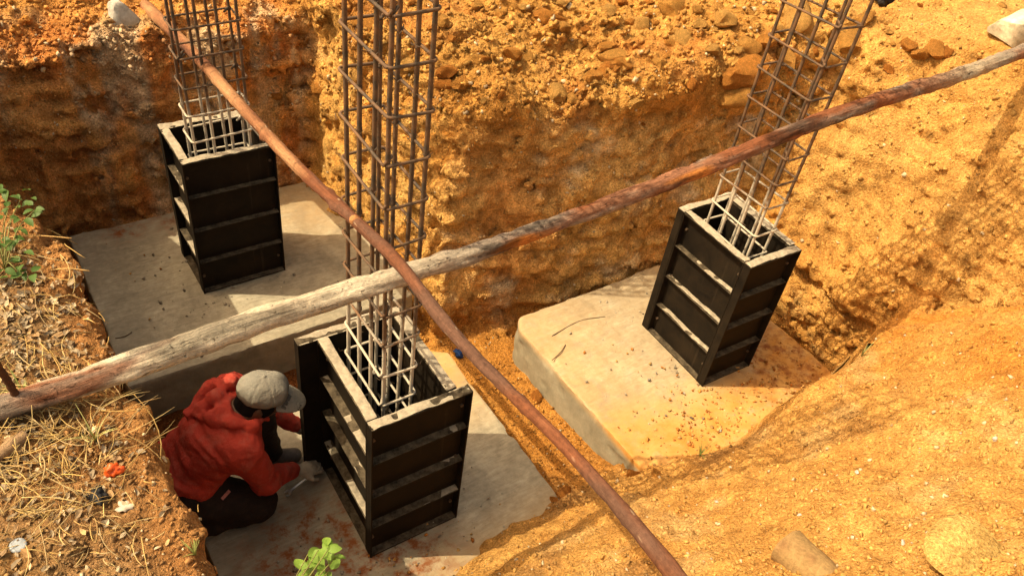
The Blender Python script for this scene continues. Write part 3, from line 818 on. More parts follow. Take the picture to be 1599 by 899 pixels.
PA = [(228, 10), (300, 80), (345, 131), (400, 192), (450, 246), (500, 295), (560, 350), (610, 393), (640, 428), (672, 478), (702, 518), (750, 567), (800, 616), (850, 663), (900, 711), (950, 766), (1000, 830), (1048, 890)]
WA = [16, 16, 17, 17, 18, 18, 19, 20, 20, 21, 21, 20, 20, 20, 21, 23, 26, 29]
poleA, CA, RA = pole('wooden_pole', PA, lambda t: 1.33 + 0.92 * t - 0.12 * t * t, WA, 'A', 'slender red-brown pole lying over the thick one, running to the bottom edge', 91, ext0=0.8, ext1=0.45)
# cut branch stub on the slender pole where the two cross
i = int(np.argmin(np.linalg.norm(CA - P(641, 405, 1.6), axis=1)))
pt = CA[i]; dv = (P(641, 412, 1.6) - pt); dv = ray(641, 412) * -1
V, F = tube([pt, pt + dv * RA[i] * 0.9, pt + dv * (RA[i] + 0.012)], [0.022, 0.02, 0.016], 12)
mk('branch_stub', V, F, M['bark'], poleA, True, np.tile((0.5, 0.24, 0.10), (len(V), 1)))
#--PART2--
# ------------------------------------------------------------------ clods and stones
import bmesh
def ico(sub):
    bm = bmesh.new(); bmesh.ops.create_icosphere(bm, subdivisions=sub, radius=1.0)
    V = np.array([v.co[:] for v in bm.verts]); F = np.array([[v.index for v in f.verts] for f in bm.faces]); bm.free()
    return V, F
I2 = ico(2); I3 = ico(3)
def rock(seed, sub=3, cuts=11, rough=0.07, flat=(1, 1, 1)):
    rg = np.random.default_rng(seed)
    V, F = (I3 if sub == 3 else I2); V = V.copy()
    for _ in range(cuts):
        n = rg.normal(size=3); n /= np.linalg.norm(n); d = rg.uniform(0.5, 0.85)
        e = V @ n - d
        V -= np.outer(np.maximum(e, 0), n)
    V *= 1 + rough * (fbm(V[:, 0], V[:, 1], V[:, 2], 0.7, 4, seed)[:, None] * 2.2 + 0.5 * np.abs(vn(V[:, 0], V[:, 1], V[:, 2], .3, seed + 3))[:, None])
    return V * np.array(flat), F
TINTS = [(0.70, 0.38, 0.10), (0.66, 0.32, 0.075), (0.58, 0.24, 0.05), (0.70, 0.42, 0.13), (0.68, 0.37, 0.10), (0.64, 0.29, 0.065)]
ROCKS = []
def clod(parent, p, n, s, k=None, sink=0.25, tint=None, name='clod'):
    k = random.randrange(14) if k is None else k
    while len(ROCKS) <= k:
        i = len(ROCKS)
        V, F = rock(200 + i, 3, 8 + i % 5, 0.20, (1, random.uniform(.65, 1), random.uniform(.5, .85)))
        me = bpy.data.meshes.new('clod')
        me.from_pydata(V.tolist(), [], F.tolist())
        me.polygons.foreach_set('use_smooth', np.ones(len(F), bool))
        at = me.attributes.new('tint', 'FLOAT_COLOR', 'POINT')
        c = np.ones((len(V), 4), np.float32); c[:, :3] = np.array(TINTS[i % 6]) * (1 + .25 * fbm(V[:, 0], V[:, 1], V[:, 2], .6, 2, i)[:, None])
        at.data.foreach_set('color', c.ravel())
        me.set_sharp_from_angle(angle=R(30))
        me.materials.append(M['earth']); ROCKS.append(me)
    o = bpy.data.objects.new(name, ROCKS[k]); col.objects.link(o); o.parent = parent
    q = np.asarray(p) + np.asarray(n) * s * (0.5 - sink)
    o.location = q; o.scale = (s, s, s)
    o.rotation_euler = (random.uniform(-.5, .5), random.uniform(-.5, .5), random.uniform(0, 6.28))
    return o
def region_of(p): return EARTH[RN[region(np.asarray(p)[None])[0]]]
BIG = [(855, 30, 22), (880, 42, 14), (1003, 42, 17), (985, 36, 12), (945, 112, 24), (928, 128, 14), (873, 142, 18), (800, 85, 20), (825, 92, 14), (1052, 12, 24), (1132, 32, 22), (1160, 112, 36), (1195, 62, 22), (1168, 75, 24), (1150, 150, 30), (1110, 80, 16), (700, 112, 16), (722, 132, 18), (692, 132, 14), (745, 92, 10), (1065, 62, 20), (990, 160, 16), (960, 92, 24), (1090, 40, 14), (640, 100, 16), (570, 35, 20), (910, 70, 14), (1030, 100, 12), (1080, 130, 14), (1250, 30, 30), (1330, 60, 26), (1290, 90, 22), (1440, 85, 14), (1460, 75, 18), (1420, 70, 12), (1478, 82, 10), (1390, 110, 9), (1230, 90, 20), (1350, 30, 18), (880, 5, 14), (950, 15, 12),
       (1220, 480, 12), (1180, 590, 8), (1260, 600, 9), (1330, 130, 9)]
for u, v, r in BIG:
    h = hit(u, v)
    if h is None: continue
    clod(region_of(h[0]), h[0], h[1], r * h[2] / FPX * 1.05, sink=0.42)
n = 0
while n < 150:
    if n < 100: u = random.uniform(670, 1240); v = abs(random.gauss(70, 65))
    elif n < 125: u = random.uniform(1240, 1599); v = random.uniform(0, 140)
    else: u = random.uniform(420, 700); v = random.uniform(0, 180)
    h = hit(u, v); n += 1
    if h is None or h[1][2] < 0.15: continue
    clod(region_of(h[0]), h[0], h[1], min(0.065, 0.016 * math.exp(abs(random.gauss(0, 0.7)))), sink=0.3)
# orange lumps lying in the trench between the footings
for u, v, s in ((838, 621, 0.055), (770, 577, 0.03), (792, 583, 0.02), (905, 722, .03), (990, 742, .045), (975, 730, .03), (880, 772, .05), (862, 783, .045), (1025, 742, .04), (858, 770, .03)):
    h = hit(u, v)
    if h is not None: clod(region_of(h[0]), h[0], h[1], s, k=2 if s > .04 else 1, sink=0.3)

def crumbs(name, pts, nrm, size, cols, mat, label, cat, flat=False):
    n = len(pts)
    base = np.array([(-1, -1, -.6), (1, -1, -.6), (1, 1, -.6), (-1, 1, -.6), (-.8, -.8, .6), (.8, -.8, .6), (.8, .8, .6), (-.8, .8, .6)]) * 0.62
    fq = np.array([(0, 3, 2, 1), (4, 5, 6, 7), (0, 1, 5, 4), (1, 2, 6, 5), (2, 3, 7, 6), (3, 0, 4, 7)])
    V = base[None] * (1 + 0.55 * RNG.uniform(-1, 1, (n, 8, 3)))
    V *= RNG.uniform(0.6, 1.3, (n, 1, 3))
    q = RNG.normal(size=(n, 4)); q /= np.linalg.norm(q, axis=1)[:, None]
    a, b, c, d = q.T
    Rm = np.stack([1 - 2 * (c * c + d * d), 2 * (b * c - a * d), 2 * (b * d + a * c), 2 * (b * c + a * d), 1 - 2 * (b * b + d * d), 2 * (c * d - a * b), 2 * (b * d - a * c), 2 * (c * d + a * b), 1 - 2 * (b * b + c * c)], -1).reshape(n, 3, 3)
    V = np.einsum('nij,nkj->nki', Rm, V) * size[:, None, None]
    V += (pts + nrm * size[:, None] * 0.25)[:, None]
    F = (np.arange(n)[:, None, None] * 8 + fq[None]).reshape(-1, 4)
    o = mk(name, V.reshape(-1, 3), F, mat, None, False, np.repeat(cols, 8, 0))
    return tag(o, label, cat, kind='stuff')
pts, nr, ds, cl = [], [], [], []
VK = ECOL
def add_crumb(u, v, smin_, smax_, pw=3.0, minz=0.1):
    h = BVH.ray_cast(Vector(CAM), Vector(ray(u, v)))
    if h[0] is None or h[1][2] < minz: return
    f = EF[h[2]]
    c = VK[f[0]]
    pts.append(h[0][:]); nr.append(h[1][:]); ds.append((smin_ + (smax_ - smin_) * random.random() ** pw))
    k = random.uniform(0.55, 1.1)
    cc = np.array(c) * k
    if random.random() < 0.06: cc = np.array((0.62, 0.50, 0.32)) * random.uniform(.7, 1.1)
    cl.append(np.clip(cc, 0, .9))
for _ in range(11000): add_crumb(random.uniform(620, 1640), random.uniform(520, 930), 0.003, 0.015, 4)
for _ in range(5000): add_crumb(random.uniform(420, 1260), random.uniform(-10, 190), 0.005, 0.028, 4)
for _ in range(2600): add_crumb(random.uniform(1180, 1620), random.uniform(0, 560), 0.004, 0.022, 5)
for _ in range(2500): add_crumb(random.uniform(-20, 420), random.uniform(-10, 110), 0.005, 0.025, 4)
for _ in range(4000): add_crumb(random.uniform(-20, 345), random.uniform(330, 920), 0.002, 0.012, 3)
for _ in range(1500): add_crumb(random.uniform(740, 1010), random.uniform(560, 790), 0.004, 0.016, 3)
for _ in range(2600): add_crumb(random.uniform(0, 440), random.uniform(70, 340), 0.003, 0.014, 3, -1)
for _ in range(3600): add_crumb(random.uniform(430, 1150), random.uniform(130, 540), 0.003, 0.016, 3, -1)
crumbs('soil_crumbs', np.array(pts), np.array(nr), np.array(ds), np.array(cl), M['stone'], 'loose yellow-orange soil crumbs lying all over the banks', 'soil')
# grit on the footings
pts, cl, ds = [], [], []
def grit(cx, cy, rx, ry, n, smx, cols):
    for _ in range(n):
        pts.append((cx + random.gauss(0, rx), cy + random.gauss(0, ry), 0.004)); ds.append(0.002 + smx * random.random() ** 4)
        cl.append(np.array(random.choice(cols)) * random.uniform(.6, 1.2))
GR = [(0.36, 0.33, 0.27), (0.25, 0.21, 0.16), (0.45, 0.40, 0.31)]; OR = [(0.5, 0.26, 0.07), (0.42, 0.17, 0.04), (0.55, 0.36, 0.14)]
grit(.8, 1.95, .12, .15, 90, .016, GR); grit(1.15, 1.82, .25, .06, 120, .014, GR + OR); grit(1.5, 2.0, .2, .25, 60, .010, GR)
grit(.75, 4.3, .14, .3, 90, .012, GR); grit(1.0, 4.05, .25, .08, 60, .012, GR); grit(.5, 4.7, .15, .3, 30, .012, GR + OR)
grit(3.1, 2.1, .22, .28, 170, .015, GR + OR); grit(3.3, 1.7, .4, .12, 900, .013, OR); grit(2.9, 1.6, .25, .08, 300, .016, OR); grit(3.95, 2.0, .14, .3, 260, .016, OR); grit(3.2, 2.75, .25, .12, 40, .012, GR)
pts = np.array(pts); k = ((pts[:, 0] > .3) & (pts[:, 0] < 1.95) & (pts[:, 1] > 1.2) & (pts[:, 1] < 3.0)) | ((pts[:, 0] > .25) & (pts[:, 0] < 2.0) & (pts[:, 1] > 3.6) & (pts[:, 1] < 5.1)) | ((pts[:, 0] > 2.58) & (pts[:, 0] < 4.2) & (pts[:, 1] > 1.1) & (pts[:, 1] < 2.95))
crumbs('concrete_grit', pts[k], np.tile((0, 0, 1.0), (k.sum(), 1)), np.array(ds)[k], np.array(cl)[k], M['stone'], 'small stones and crumbs scattered on the concrete footings', 'grit')

# single stones and lumps
def lump(name, u, v, s, seed, tint, label, cat, flat=(1, .8, .6), sink=0.3, rz=0.0, group=None, p=None, var=.25):
    h = hit(u, v) if p is None else (np.asarray(p, float), np.array([0, 0, 1.0]), 0)
    V, F = rock(seed, 3, 12, 0.07, flat)
    V = V * s; c, t = math.cos(rz), math.sin(rz)
    V = V @ np.array([[c, t, 0], [-t, c, 0], [0, 0, 1]])
    q = h[0] + np.array([0, 0, 1]) * s * flat[2] * (0.8 - 2 * sink)
    cc = np.array(tint) * (1 + var * fbm(V[:, 0] / s, V[:, 1] / s, V[:, 2] / s, .5, 3, seed)[:, None] * 1.5)
    o = mk(name, V, F, M['stone'], None, True, np.clip(cc, .01, .9)); o.location = q
    o.data.set_sharp_from_angle(angle=R(35))
    if name == 'flat_rock': o.data.materials[0] = M['earth']
    return tag(o, label, cat, group)
lump('cement_lump', 190, 30, 0.125, 301, (0.40, 0.38, 0.34), 'grey lump of hardened cement on the lip of the back wall', 'cement', (1, .8, .8), 0.3)
lump('concrete_block', 1580, 55, 0.21, 309, (0.55, 0.48, 0.35), 'pale broken concrete block holding down the end of the thick pole', 'concrete block', (1.0, .75, .6), 0.22, 0.6, var=.5)
lump('flat_rock', 1525, 872, 0.25, 303, (0.64, 0.44, 0.15), 'pale flat rock half buried in the front slope', 'rock', (1, .7, .30), 0.63, 0.3)
for i, (u, v, s) in enumerate(((1553, 686, .017), (1410, 848, .015), (1118, 783, .012), (1248, 804, .012), (1338, 737, .013))):
    lump('pebble', u, v, s, 310 + i, (0.5, 0.47, 0.42), ['grey pebble on the front slope near the right edge', 'pale pebble on the front slope left of the flat rock', 'small pale pebble on the shaded part of the front slope', 'small white pebble above the sawn timber end', 'small pale pebble in the middle of the front slope'][i], 'pebble', (1, .8, .7), 0.25, i, 'loose pebbles')

# ------------------------------------------------------------------ timber end at the bottom right
h = hit(1232, 868); d = hit(1330, 945) or hit(1300, 899)
p0 = h[0] + np.array([0, 0, 0.035]); ax = (P(1330, 950, p0[2] + 0.05) - p0); ax[2] = 0.06; ax /= np.linalg.norm(ax)
pl = np.array([p0 - ax * 0.03 + ax * t for t in np.linspace(0, 0.75, 40)])
V, F = tube(pl, 0.082, 14); V = V.copy()
V += 0.010 * np.stack([vn(V[:, 0], V[:, 1], V[:, 2], .09, q) for q in (71, 72, 73)], -1)
st = fbm(V @ ax * .15, V[:, 0] * 1.0, V[:, 2], .05, 3, 75)
cc = np.array((0.36, 0.235, 0.10))[None] + (np.array((0.18, 0.07, 0.035)) - np.array((0.36, 0.235, 0.10)))[None] * sat(st * 4 - .6)[:, None]
o = mk('log', V, F, M['bark'], None, True, cc); o.data.set_sharp_from_angle(angle=R(50))
tag(o, 'short cut log end sticking out of the front slope at the bottom edge', 'log')

# ------------------------------------------------------------------ left bank litter
def bankpt(u, v):
    h = hit(u, v)
    return None if h is None or h[0][0] > 0.25 else h
def stalk(mb, p, n, L, r, colr, lift=0.02, yaw=None, curl=0.3):
    a = random.uniform(0, 6.28) if yaw is None else yaw
    d = np.array([math.cos(a), math.sin(a), 0]); d -= n * (d @ n); d /= np.linalg.norm(d)
    s = np.cross(n, d); k = random.uniform(-curl, curl)
    t = np.linspace(-.5, .5, 6)
    c = p + n * (0.006 + lift * random.random())
    til = random.uniform(-.18, .22)
    pts = [c + d * L * q + s * L * k * (q * q * 2) + n * (L * til * q - 0.2 * L * q * q * random.random() + .01) for q in t]
    mb.tube(pts, [r, r, r, r * .9, r * .8, r * .5], 4, colr)
SC = [(0.62, 0.44, 0.16), (0.55, 0.36, 0.12), (0.66, 0.50, 0.22), (0.40, 0.26, 0.10), (0.48, 0.36, 0.18)]
mb = MB()
def region_straw(n, us, vs, L, r):
    for _ in range(n):
        h = bankpt(random.gauss(*us), random.gauss(*vs))
        if h is None: continue
        yw = 5.0 * float(vn(np.array([h[0][0]]), np.array([h[0][1]]), np.array([0.0]), .22, 171)[0]) + random.gauss(0, .55)
        stalk(mb, h[0], h[1], L[0] + (L[1] - L[0]) * random.random() ** 1.8, random.uniform(*r), np.array(random.choice(SC)) * random.uniform(.6, 1.15), yaw=yw)
region_straw(170, (80, 75), (640, 60), (.05, .24), (.0009, .0021))
region_straw(170, (70, 60), (740, 90), (.04, .18), (.0008, .0018))
region_straw(110, (60, 60), (500, 70), (.04, .16), (.001, .002))
region_straw(60, (150, 90), (840, 50), (.03, .15), (.001, .002))
region_straw(30, (200, 25), (620, 20), (.06, .18), (.001, .002))
o = mb.build('dry_straw', M['straw'], None, True, True)
tag(o, 'dry yellow straw strewn over the left bank', 'straw', kind='stuff')
# dead leaves and bark flakes
LV = []; LF = []; LC = []
LCs = [(0.32, 0.25, 0.16), (0.40, 0.32, 0.21), (0.28, 0.18, 0.09), (0.44, 0.36, 0.24), (0.24, 0.17, 0.10), (0.38, 0.24, 0.11)]
def flake(p, n, s, colr):
    a = random.uniform(0, 6.28); d = np.array([math.cos(a), math.sin(a), 0]); d -= n * (d @ n); d /= np.linalg.norm(d); t = np.cross(n, d)
    d = d + n * random.uniform(-.5, .5); t = t + n * random.uniform(-.4, .4)
    b = len(LV)
    for x, y, z in ((-1, 0, 0), (-.4, -.45, .12), (.4, -.4, .15), (1, 0, 0), (.4, .42, .1), (-.4, .4, .16), (0, 0, -.06)):
        LV.append(p + n * (0.004 + .5 * s * random.random()) * 1 + s * (x * random.uniform(.8, 1.2) * d + y * random.uniform(.7, 1.3) * t + z * n * 1.5)); LC.append(colr)
    for i in range(6): LF.append((b + i, b + (i + 1) % 6, b + 6))
for _ in range(520):
    h = bankpt(abs(random.gauss(0, 120)), random.gauss(690, 110))
    if h is None: continue
    flake(h[0], h[1], random.uniform(.005, .017), np.array(random.choice(LCs)) * random.uniform(.7, 1.3))
for _ in range(350):
    h = bankpt(abs(random.gauss(0, 70)), random.gauss(500, 50))
    if h is not None: flake(h[0], h[1], random.uniform(.006, .02), np.array(random.choice(LCs)) * random.uniform(.7, 1.4))
o = mk('dead_leaves', np.array(LV), LF, M['straw'], None, False, np.array(LC))
tag(o, 'brown dead leaves and bark flakes covering the left bank', 'leaf litter', kind='stuff')
# straws sticking out over the edge, one by one
for i, (u0, v0, u1, v1) in enumerate(((12, 372, 112, 372), (78, 423, 140, 423), (130, 500, 150, 505))):
    h = bankpt(u0, v0)
    if h is None: continue
    b = P(u1, v1, h[0][2] + 0.01)
    m = MB(); mid = (h[0] + b) / 2 + np.array([0, 0, .012])
    m.tube(resample([h[0] + np.array([0, 0, .004]), mid, b], .02), 0.0022, 5, (0.6, 0.38, 0.14))
    o = m.build('straw_stalk', M['straw'], None, True, True)
    tag(o, ['long straw stalk sticking out over the bank edge below the leafy weed', 'second straw stalk sticking out over the bank edge', 'short straw stalk at the bank edge, lowest of three'][i], 'straw', 'stalks over the bank edge')
# twigs on the footings
for i, (a, b, c) in enumerate((((862, 524), (905, 501), (945, 494)), ((862, 562), (875, 550), (883, 538)), ((335, 385), (345, 389), (360, 389)), ((180, 528), (195, 525), (206, 518)), ((590, 705), (0, 0), (0, 0)))):
    if b == (0, 0): continue
    m = MB(); m.tube(resample([P(*a, .006), P(*b, .007), P(*c, .006)], .02), 0.0032, 5, (0.13, 0.09, 0.05))
    o = m.build('twig', M['straw'], None, True, True)
    tag(o, ['long curved dark twig on the sunlit right footing', 'short straight twig on the sunlit right footing', 'small twig on the far left footing near its back edge', 'small twig near the front of the far left footing'][i], 'twig', 'twigs on the footings')
# stake, branch and rubbish on the bank
h = hit(44, 650); b = h[0]
m = MB(); pts_ = resample([b - np.array([0, 0, .06]), b + np.array([-.012, .012, .14]), b + np.array([-.035, .015, .31])], .01)
m.tube(pts_, np.full(len(pts_), .011) * (1 + .12 * np.sin(np.arange(len(pts_)) * 2.1)), 10, (0.10, 0.045, 0.022))
st_ = empty('survey_stake', b); tag(st_, 'rusty steel stake with a white cap at the left edge', 'stake')
o = m.build('rod', M['bark'], st_, True, True); o.location = -b
m = MB(); tp = pts_[-1]; m.tube([tp + np.array([0, 0, -.02]), tp, tp + np.array([0, 0, .014]), tp + np.array([0, 0, .022])], [.016, .022, .021, .012], 12, (0.72, 0.70, 0.66))
o = m.build('cap', M['straw'], st_, True, True); o.location = -b
h0 = hit(2, 716); h1 = hit(44, 684)
m = MB(); q0 = h0[0] + (h0[0] - h1[0]) * 1.5; pts_ = resample([q0 + [0, 0, .02], h0[0] + [0, 0, .02], h1[0] + [0, 0, .018]], .01)
m.tube(pts_, .020 + .003 * np.sin(np.arange(len(pts_)) * .9), 12, (0.36, 0.24, 0.14))
tag(m.build('branch', M['bark'], None, True, True), 'short bare branch lying on the left bank at the left edge', 'branch')
def crumple(name, u, v, s, mat, label, cat, seed, flat=.55, p=None):
    h = hit(u, v) if p is None else (np.asarray(p, float),)
    V, F = I3; V = V.copy()
    V *= (1 + .9 * fbm(V[:, 0], V[:, 1], V[:, 2], .8, 4, seed) - .8 * np.abs(vn(V[:, 0], V[:, 1], V[:, 2], .45, seed + 4)))[:, None]
    V *= np.array([1, .75, flat]) * s
    V[:, 2] -= V[:, 2].min()
    o = mk(name, V, F, mat, None, False); o.location = h[0] - np.array([0, 0, .004]); o.rotation_euler = (0, 0, seed)
    return tag(o, label, cat)
crumple('plastic_scrap', 181, 738, .026, M['orange'], 'crumpled bright orange plastic scrap on the left bank', 'scrap', 3, .8)
crumple('plastic_bag', 157, 776, .042, M['blackp'], 'crumpled black plastic bag among straw on the left bank', 'bag', 5, .4)
crumple('blue_rag', 716, 556, .045, M['blue'], 'blue rag in the trench between the footings', 'rag', 8, .6)
crumple('black_bag', 1379, 10, .10, M['blackp'], 'black plastic bag at the top edge behind the right cage', 'bag', 12, .8)
crumple('paper_scrap', 195, 792, .028, m_plain('paper', (0.45, 0.40, 0.33), .9), 'pale crumpled paper scrap beside the black bag', 'scrap', 15, .35)
h = hit(29, 853)
m = MB(); m.tube([(0, 0, 0), (0, 0, .003), (0, 0, .006), (0, 0, .007)], [.020, .021, .020, .016], 20); o = m.build('tin_lid', M['cap'], None, True)
o.location = h[0] + np.array([0, 0, .004]); o.rotation_euler = (.15, .1, 0); tag(o, 'small round blue-grey tin lid on the left bank', 'lid')

# ------------------------------------------------------------------ plants
def leaf_mesh(L, W, bend=.25):
    xs = np.linspace(0, 1, 7); V = []; F = []
    for x in xs:
        wd = W * (math.sin(math.pi * x ** .8) ** .8) * .5; z = -bend * L * x * x
        V += [(L * x, -wd, z + wd * .35), (L * x, 0, z), (L * x, wd, z + wd * .35)]
    for i in range(6):
        a = i * 3; F += [(a, a + 3, a + 4, a + 1), (a + 1, a + 4, a + 5, a + 2)]
    return V, F
def weed(name, base, tips, L, W, mat, label, seed, per=4, stem_r=.0022, spread=.05):
    rg = random.Random(seed)
    t = empty(name, base); tag(t, label, 'weed')
    base = np.asarray(base, float); first = None
    for tp in tips:
        tp = np.asarray(tp, float) - base
        mid = tp * .5 + np.array([0, 0, .04])
        pts = resample([np.zeros(3), mid, tp], .02)
        m = MB(); m.tube(pts, np.linspace(stem_r * 1.3, stem_r * .7, len(pts)), 5, (0.22, 0.22, 0.07)); m.build('stem', M['straw'], t, True, True)
        for k in range(per):
            q = pts[-1 - min(len(pts) - 1, int(k * .06 * 20 / max(per, 1) * .5 * rg.random() * 2))] if k else pts[-1]
            if first is None:
                V, F = leaf_mesh(1, W / L); first = mk('leaf', V, F, mat, t, True); o = first
            else: o = inst(first, t, name='leaf')
            o.location = q + np.array([rg.uniform(-1, 1), rg.uniform(-1, 1), rg.uniform(-.4, .4)]) * spread * (.2 if k == 0 else 1) * .4
            s = L * rg.uniform(.65, 1.15); o.scale = (s, s, s)
            o.rotation_euler = (rg.uniform(-.5, .5), rg.uniform(-.35, .35), rg.uniform(0, 6.28))
    return t
tips = [P(482, 862, 1.50), P(497, 858, 1.54), P(512, 858, 1.55), P(522, 870, 1.50), P(478, 886, 1.46), P(497, 880, 1.48), P(516, 888, 1.45), P(490, 893, 1.42)]
weed('leafy_weed', (0.17, 0.98, 1.50), tips, .045, .030, M['leaf2'], 'bright green leafy weed at the bottom edge in front of the near form', 21, 3, spread=.035)
hb = hit(8, 420)[0]
tips = [hit(u, v)[0] + np.array([0, 0, z]) for u, v, z in ((18, 345, .05), (42, 340, .09), (5, 330, .1), (62, 350, .07), (10, 385, .06), (30, 400, .07), (45, 425, .05), (12, 415, .09), (30, 372, .10), (2, 440, .05), (35, 440, .04))]
weed('leafy_weed', hb, tips, .046, .027, M['leaf'], 'dark green leafy weed at the left edge on the bank', 23, 5, spread=.11)
def grass(u, v, n, L, label, seed, colr=(0.20, 0.24, 0.06), p=None, name='grass_tuft'):
    rg = random.Random(seed); h = hit(u, v) if p is None else (np.asarray(p, float),); t = empty(name, h[0]); tag(t, label, 'grass', 'small grass tufts')
    for k in range(n):
        a = rg.uniform(0, 6.28); l = L * rg.uniform(.5, 1.1); ln = rg.uniform(.3, .9)
        d = np.array([math.cos(a), math.sin(a), 0])
        V = []; F = []
        for i, q in enumerate(np.linspace(0, 1, 5)):
            c = d * l * ln * q ** 1.5 + np.array([0, 0, l * (q - .35 * ln * q * q)]); s = np.cross(d, (0, 0, 1)) * .0028 * (1 - q * .85)
            V += [c - s, c + s]
            if i: F.append((2 * i - 2, 2 * i - 1, 2 * i + 1, 2 * i))
        mk('blade', np.array(V), F, M['straw'], t, True, np.tile(np.array(colr) * rg.uniform(.7, 1.4), (len(V), 1)))
grass(1092, 712, 16, .14, 'green grass tuft at the foot of the front slope beside the right footing', 31)
grass(1345, 556, 13, .16, 'sparse grass tuft on the crest below the right wall', 32, (0.26, 0.24, 0.08))
grass(1293, 68, 8, .09, 'tiny green sprout behind the right cage', 33, (0.25, 0.35, 0.05))
grass(38, 618, 16, .10, 'green grass tuft beside the thick pole by the stake', 34, (0.22, 0.26, 0.07))
grass(150, 690, 14, .12, 'pale green grass tuft among straw in the middle of the left bank', 35, (0.34, 0.33, 0.12))
grass(305, 866, 10, .05, 'tiny grass tuft at the edge of the left bank near the bottom', 36, (0.2, 0.22, 0.06))

# ------------------------------------------------------------------ the worker
def cap_(x, y, z, a, b, ra, rb):
    a = np.asarray(a, float); b = np.asarray(b, float); d = b - a
    t = np.clip(((x - a[0]) * d[0] + (y - a[1]) * d[1] + (z - a[2]) * d[2]) / (d @ d), 0, 1)
    return np.sqrt((x - a[0] - t * d[0]) ** 2 + (y - a[1] - t * d[1]) ** 2 + (z - a[2] - t * d[2]) ** 2) - (ra + (rb - ra) * t)
def chain(x, y, z, items, k):
    d = None
    for it in items:
        e = cap_(x, y, z, *it); d = e if d is None else smin(d, e, k)
    return d
man = empty('person', (0.5, 2.5, 0))
tag(man, 'worker kneeling on one knee in red hooded top, grey cap and black trousers', 'person')
def garment(name, fn, lo, hi, h, mat):
    V, F = surfnet(fn, lo, hi, h, margin=h * BS * 1.6)
    o = mk(name, V - np.array([.5, 2.5, 0]), F, mat, man, True)
    return o, V, F
RS, LS = (.515, 2.345, .635), (.575, 2.675, .665)
RE, LE = (.60, 2.35, .335), (.74, 2.735, .40)
RW, LW = tuple(P(455, 733, .15)), (.875, 2.70, .22)
HC = np.array([.665, 2.465, .838])
fd = np.array([.90, -.34, -.20]); fd /= np.linalg.norm(fd)
ud = np.array([.15, -.15, .95]); ud -= fd * (ud @ fd); ud /= np.linalg.norm(ud)
sd_ = np.cross(ud, fd)
def hl(x, y, z):
    X, Y, Z = x - HC[0], y - HC[1], z - HC[2]
    return X * fd[0] + Y * fd[1] + Z * fd[2], X * sd_[0] + Y * sd_[1] + Z * sd_[2], X * ud[0] + Y * ud[1] + Z * ud[2]
def body_f(x, y, z):
    f, s, u = hl(x, y, z)
    e = lambda cf, cs, cu, rf, rs, ru: (np.sqrt(((f - cf) / rf) ** 2 + ((s - cs) / rs) ** 2 + ((u - cu) / ru) ** 2) - 1) * min(rf, rs, ru)
    d = smin(e(0, 0, -.012, .092, .074, .085), e(.025, 0, -.09, .072, .06, .085), .03)
    d = smin(d, e(.10, 0, -.085, .022, .014, .028), .015)                      # nose
    d = smin(d, e(.085, 0, -.045, .02, .05, .012), .015)                       # brow
    d = smin(d, e(.088, 0, -.128, .014, .026, .008), .01)                      # lips
    for q in (-1, 1):
        d = smax(d, -e(.098, q * .032, -.058, .016, .016, .010), .01)          # eye sockets
        d = smin(d, e(-.005, q * .082, -.07, .022, .010, .034), .01)           # ears
    d = smin(d, cap_(x, y, z, HC - ud * .10 - fd * .01, (.53, 2.505, .68), .058, .065), .04)
    d = smin(d, cap_(x, y, z, (.53, 2.505, .66), (.32, 2.57, .33), .09, .10), .06)
    for a, b, c in ((RS, RE, RW), (LS, LE, LW)):
        d = smin(d, cap_(x, y, z, a, b, .045, .038), .04); d = smin(d, cap_(x, y, z, b, c, .036, .026), .03)
    return d
garment('body', body_f, (.1, 2.1, .1), (1.05, 2.95, 1.05), .009, M['skin'])
def jacket_f(x, y, z):
    wr = .016 * np.abs(vn(x + z * .9, y * .45, z * .45 - x * .45, .06, 91)) - .005 + .006 * vn(x + z, y * .6, z - x, .03, 92)
    A = np.array(RS); B_ = np.array(LS)
    d = chain(x, y, z, [((.335, 2.505, .40), (.45, 2.44, .58), .120, .115), ((.34, 2.645, .405), (.50, 2.60, .60), .122, .12),
                        (A, B_, .082, .082), ((.44, 2.53, .58), (.53, 2.51, .665), .13, .10)], .09)
    arm = smin(cap_(x, y, z, RS, RE, .078, .063), cap_(x, y, z, RE, RW, .064, .045), .035)
    arl = smin(cap_(x, y, z, LS, LE, .078, .060), cap_(x, y, z, LE, LW, .060, .044), .035)
    d = smin(smin(d, arm, .05), arl, .05)
    # hem and cuffs
    hem = cap_(x, y, z, (.305, 2.51, .365), (.315, 2.645, .37), .138, .138)
    d = smin(d, smax(hem, np.abs((x - .31) * .45 + (z - .37) * .9) - .025, .01), .02)
    d = smin(d, cap_(x, y, z, np.array(RW) - np.array((.02, .011, -.022)), RW, .043, .043), .008)
    # hood lying on the back and round the neck
    if HOOD:
        rim = None
        for q in range(len(HOOD) - 1):
            e = cap_(x, y, z, HOOD[q][0], HOOD[q + 1][0], HOOD[q][1], HOOD[q + 1][1]); rim = e if rim is None else smin(rim, e, .018)
        fill = None
        for q in range(len(FILL) - 1):
            e = cap_(x, y, z, FILL[q], FILL[q + 1], .034, .034); fill = e if fill is None else smin(fill, e, .03)
        hood = smin(rim, fill, .022) + .008 * vn(x, y, z, .05, 95)
        d = smin(d, hood, .004)
    # neck opening
    d = smax(d, -cap_(x, y, z, HC - ud * .05, (.58, 2.49, .74), .072, .052), .015)
    return d + wr * .8
HOOD, FILL = [], []
V0, F0 = surfnet(jacket_f, (.05, 2.12, .1), (1.0, 2.95, .95), .02, margin=.4)
jb = BVHTree.FromPolygons(V0.tolist(), F0.tolist())
